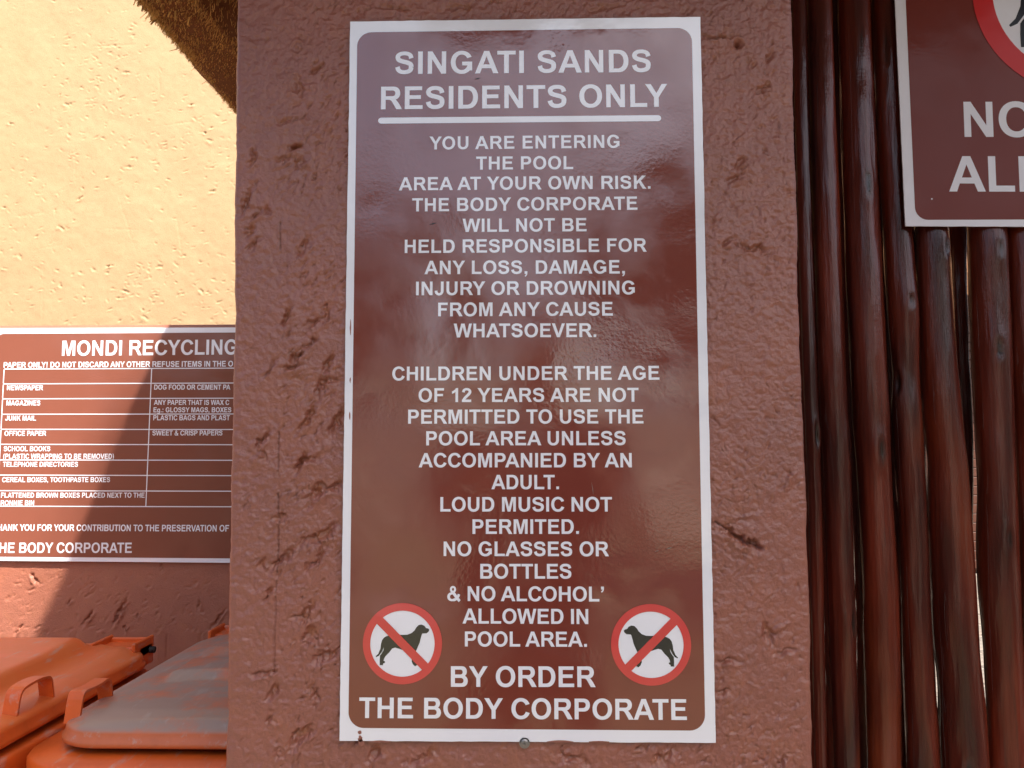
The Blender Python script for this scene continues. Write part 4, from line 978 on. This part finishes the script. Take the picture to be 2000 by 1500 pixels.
for s in (-1, 1):
    sk_.append([(q_(s * .235, .01, 1.30), .040), (q_(s * .265, .07, 1.16), .038), (q_(s * .18, .24, 1.30), .031), (q_(s * .085, .36, 1.385), .022), (q_(s * .072, .385, 1.40), .026)])
    for k, ln in enumerate((.075, .085, .080, .062)):
        z = 1.425 - k * .019
        sk_.append([(q_(s * .072, .385, 1.40), .026), (q_(s * .068, .400, z), .0095), (q_(s * .060, .400 + ln * .35, z + .004), .0088), (q_(s * .040, .400 + ln * .38, z + .004), .0082)])
    sk_.append([(q_(s * .072, .385, 1.40), .026), (q_(s * .060, .372, 1.375), .011), (q_(s * .045, .362, 1.385), .009)])
sk_.append([(q_(0, -.01, 1.43), .06), (q_(0, .0, 1.53), .052), (q_(0, .012, 1.60), .05)])
for s in (-1, 1): sk_.append([(q_(0, -.01, 1.43), .06), (q_(s * .17, -.01, 1.425), .045), (q_(s * .235, .01, 1.30), .040)])
skinned('body', sk_, M['skin'], ph)
def head():
    n, m3 = 40, 48; V = []
    for i in range(n + 1):
        v = math.pi * i / n
        for k in range(m3):
            u = 2 * math.pi * k / m3; x, y, z = math.sin(v) * math.cos(u), math.sin(v) * math.sin(u), math.cos(v)
            X, Y_, Z_ = x * .077, y * .097, z * .122
            if z < 0: X *= 1 - .30 * z * z * (1 if y > -.2 else .2); Y_ *= 1 - .12 * z * z
            f = max(0, y)
            Y_ += .022 * math.exp(-(x / .14) ** 2 - ((z + .10) / .16) ** 2) * f + .006 * math.exp(-(x / .28) ** 2 - ((z + .45) / .07) ** 2) * f - .010 * math.exp(-((abs(x) - .36) / .14) ** 2 - ((z - .08) / .10) ** 2) * f + .008 * math.exp(-(x / .3) ** 2 - ((z + .8) / .14) ** 2) * f
            V.append((PX + X, PY + .01 + Y_, 1.705 + Z_))
    h = mk('head', V, grid_faces(n + 1, m3, True), M['skin'], ph, True)
    for s in (-1, 1):
        b = MB(); b.tube([(PX + s * .076, PY, 1.685), (PX + s * .083, PY - .004, 1.70), (PX + s * .084, PY - .006, 1.725), (PX + s * .077, PY, 1.735)], [.006, .010, .010, .005], 8); b.build('ear', M['skin'], h, True)
        b = MB(); b.tube([(PX + s * .030, PY + .094, 1.714), (PX + s * .030, PY + .099, 1.714)], [.010, .007], 12); b.build('eye', M['glass'], h, True)
    hv = [(PX + (x - PX) * 1.07, PY + (y - PY) * 1.07 - .004, 1.705 + (z - 1.705) * 1.06 + .004) for x, y, z in V]
    fs = [f for f in grid_faces(n + 1, m3, True).tolist() if all((hv[i][2] > 1.755) or (hv[i][1] < PY - .005 and hv[i][2] > 1.655) for i in f)]
    mk('hair', hv, [tuple(f) for f in fs], M['hair'], h, True)
head()
# the compact camera in the photographer's hands
cd = thing('compact_camera', (0, -.06, 1.385), 'small black compact camera held out at chest height by the photographer', 'camera')
MB().rbox(-.052, .052, -.075, -.052, 1.388, 1.450, .004).build('camera_body', M['cam_black'], cd)
MB().tube([(0, -.052, 1.42), (0, -.036, 1.42)], .024, 24).build('lens_barrel', M['steel'], cd, True)

def hedge(name, x0, x1, y0, y1, h, n, seed, label):  # unseen dark masses, added to dim side reflections and the light in the shade
    g_ = np.random.default_rng(seed); t = thing(name, ((x0 + x1) / 2, (y0 + y1) / 2, 0), label, 'hedge')
    P_ = g_.uniform([x0, y0, .1], [x1, y1, h], (n, 3)); P_ += .12 * np.stack([vnoise(P_[:, 1] * 2, P_[:, 2] * 2, seed), vnoise(P_[:, 0] * 2, P_[:, 2] * 2, seed + 1), vnoise(P_[:, 0] * 2, P_[:, 1] * 2, seed + 2)], -1)
    a = g_.normal(size=(n, 3)); a /= np.linalg.norm(a, axis=1)[:, None]; bb = np.cross(a, g_.normal(size=(n, 3))); bb /= np.linalg.norm(bb, axis=1)[:, None]
    s_ = .06; V = np.stack([P_ - a * s_, P_ + bb * s_ * .5, P_ + a * s_, P_ - bb * s_ * .5], 1).reshape(-1, 3)
    mk('foliage', V, np.arange(n * 4).reshape(n, 4), M['leaf'], t)
    b = MB()
    for k in range(8):
        f = (k + .5) / 8; b.tube([(x0 + (x1 - x0) * f, y0 + (y1 - y0) * f, .02), (x0 + (x1 - x0) * f, y0 + (y1 - y0) * f, h * .8)], [.03, .01], 8)
    b.build('stems', M['bark'], t)
hedge('garden_hedge', 3.5, 4.2, -6.5, .8, 2.3, 14000, 31, 'tall clipped garden hedge to the right of the photographer')
hedge('garden_hedge', -4.0, -3.3, -8.0, -.2, 2.4, 14000, 32, 'lower garden hedge to the left of the photographer')

# a tall tree behind the lapa: one leafy bough reaches into the sun's path and softens the light on the recycling sign
tt = thing('tall_tree', (4.3, -3.4, 0), 'tall thin tree with one long leafy bough over the bins', 'tree')
g_ = np.random.default_rng(77); T_ = 6.2
cl = []
for px, py, n_, rad_ in [(335, 690, 20, .03), (318, 770, 26, .04), (293, 850, 32, .04), (262, 930, 45, .05), (220, 1010, 60, .06), (178, 1080, 70, .06), (235, 850, 22, .03), (140, 990, 18, .05), (345, 640, 12, .03)]:
    p = onY(px + 12, py, YT); c = np.array(p + SUN * T_)
    q = c + g_.normal(size=(n_, 3)) * rad_ + np.outer(g_.normal(size=n_) * .35, np.array(SUN)); cl.append(q)
hub = np.array(onY(230, 900, YT) + SUN * T_)
top = np.array([4.3, -3.4, 7.6]); cl.append(top + g_.normal(size=(4200, 3)) * [.75, .75, .9])
Q = np.concatenate(cl); n = len(Q); a = g_.normal(size=(n, 3)); a /= np.linalg.norm(a, axis=1)[:, None]; b_ = np.cross(a, g_.normal(size=(n, 3))); b_ /= np.linalg.norm(b_, axis=1)[:, None]
s_ = np.where(np.arange(n) < n - 4200, .017, .042)[:, None]; mk('crown', np.stack([Q - a * s_, Q + b_ * s_ * .5, Q + a * s_, Q - b_ * s_ * .5], 1).reshape(-1, 3), np.arange(n * 4).reshape(n, 4), M['leaf'], tt)
b = MB(); b.tube([(4.3, -3.4, 0), (4.25, -3.35, 2.5), (4.35, -3.45, 5), (4.3, -3.4, 7.8)], [.16, .13, .09, .04], 14)
b.tube([(4.32, -3.42, 4.6), tuple(np.array([4.3, -3.4, 4.6]) * .5 + hub * .5 + [0, 0, .25]), tuple(hub)], [.05, .02, .006], 10)
for q in cl[:8]: b.tube([tuple(hub), tuple(q.mean(0))], [.004, .002], 6)
b.build('trunk', M['bark'], tt, True)
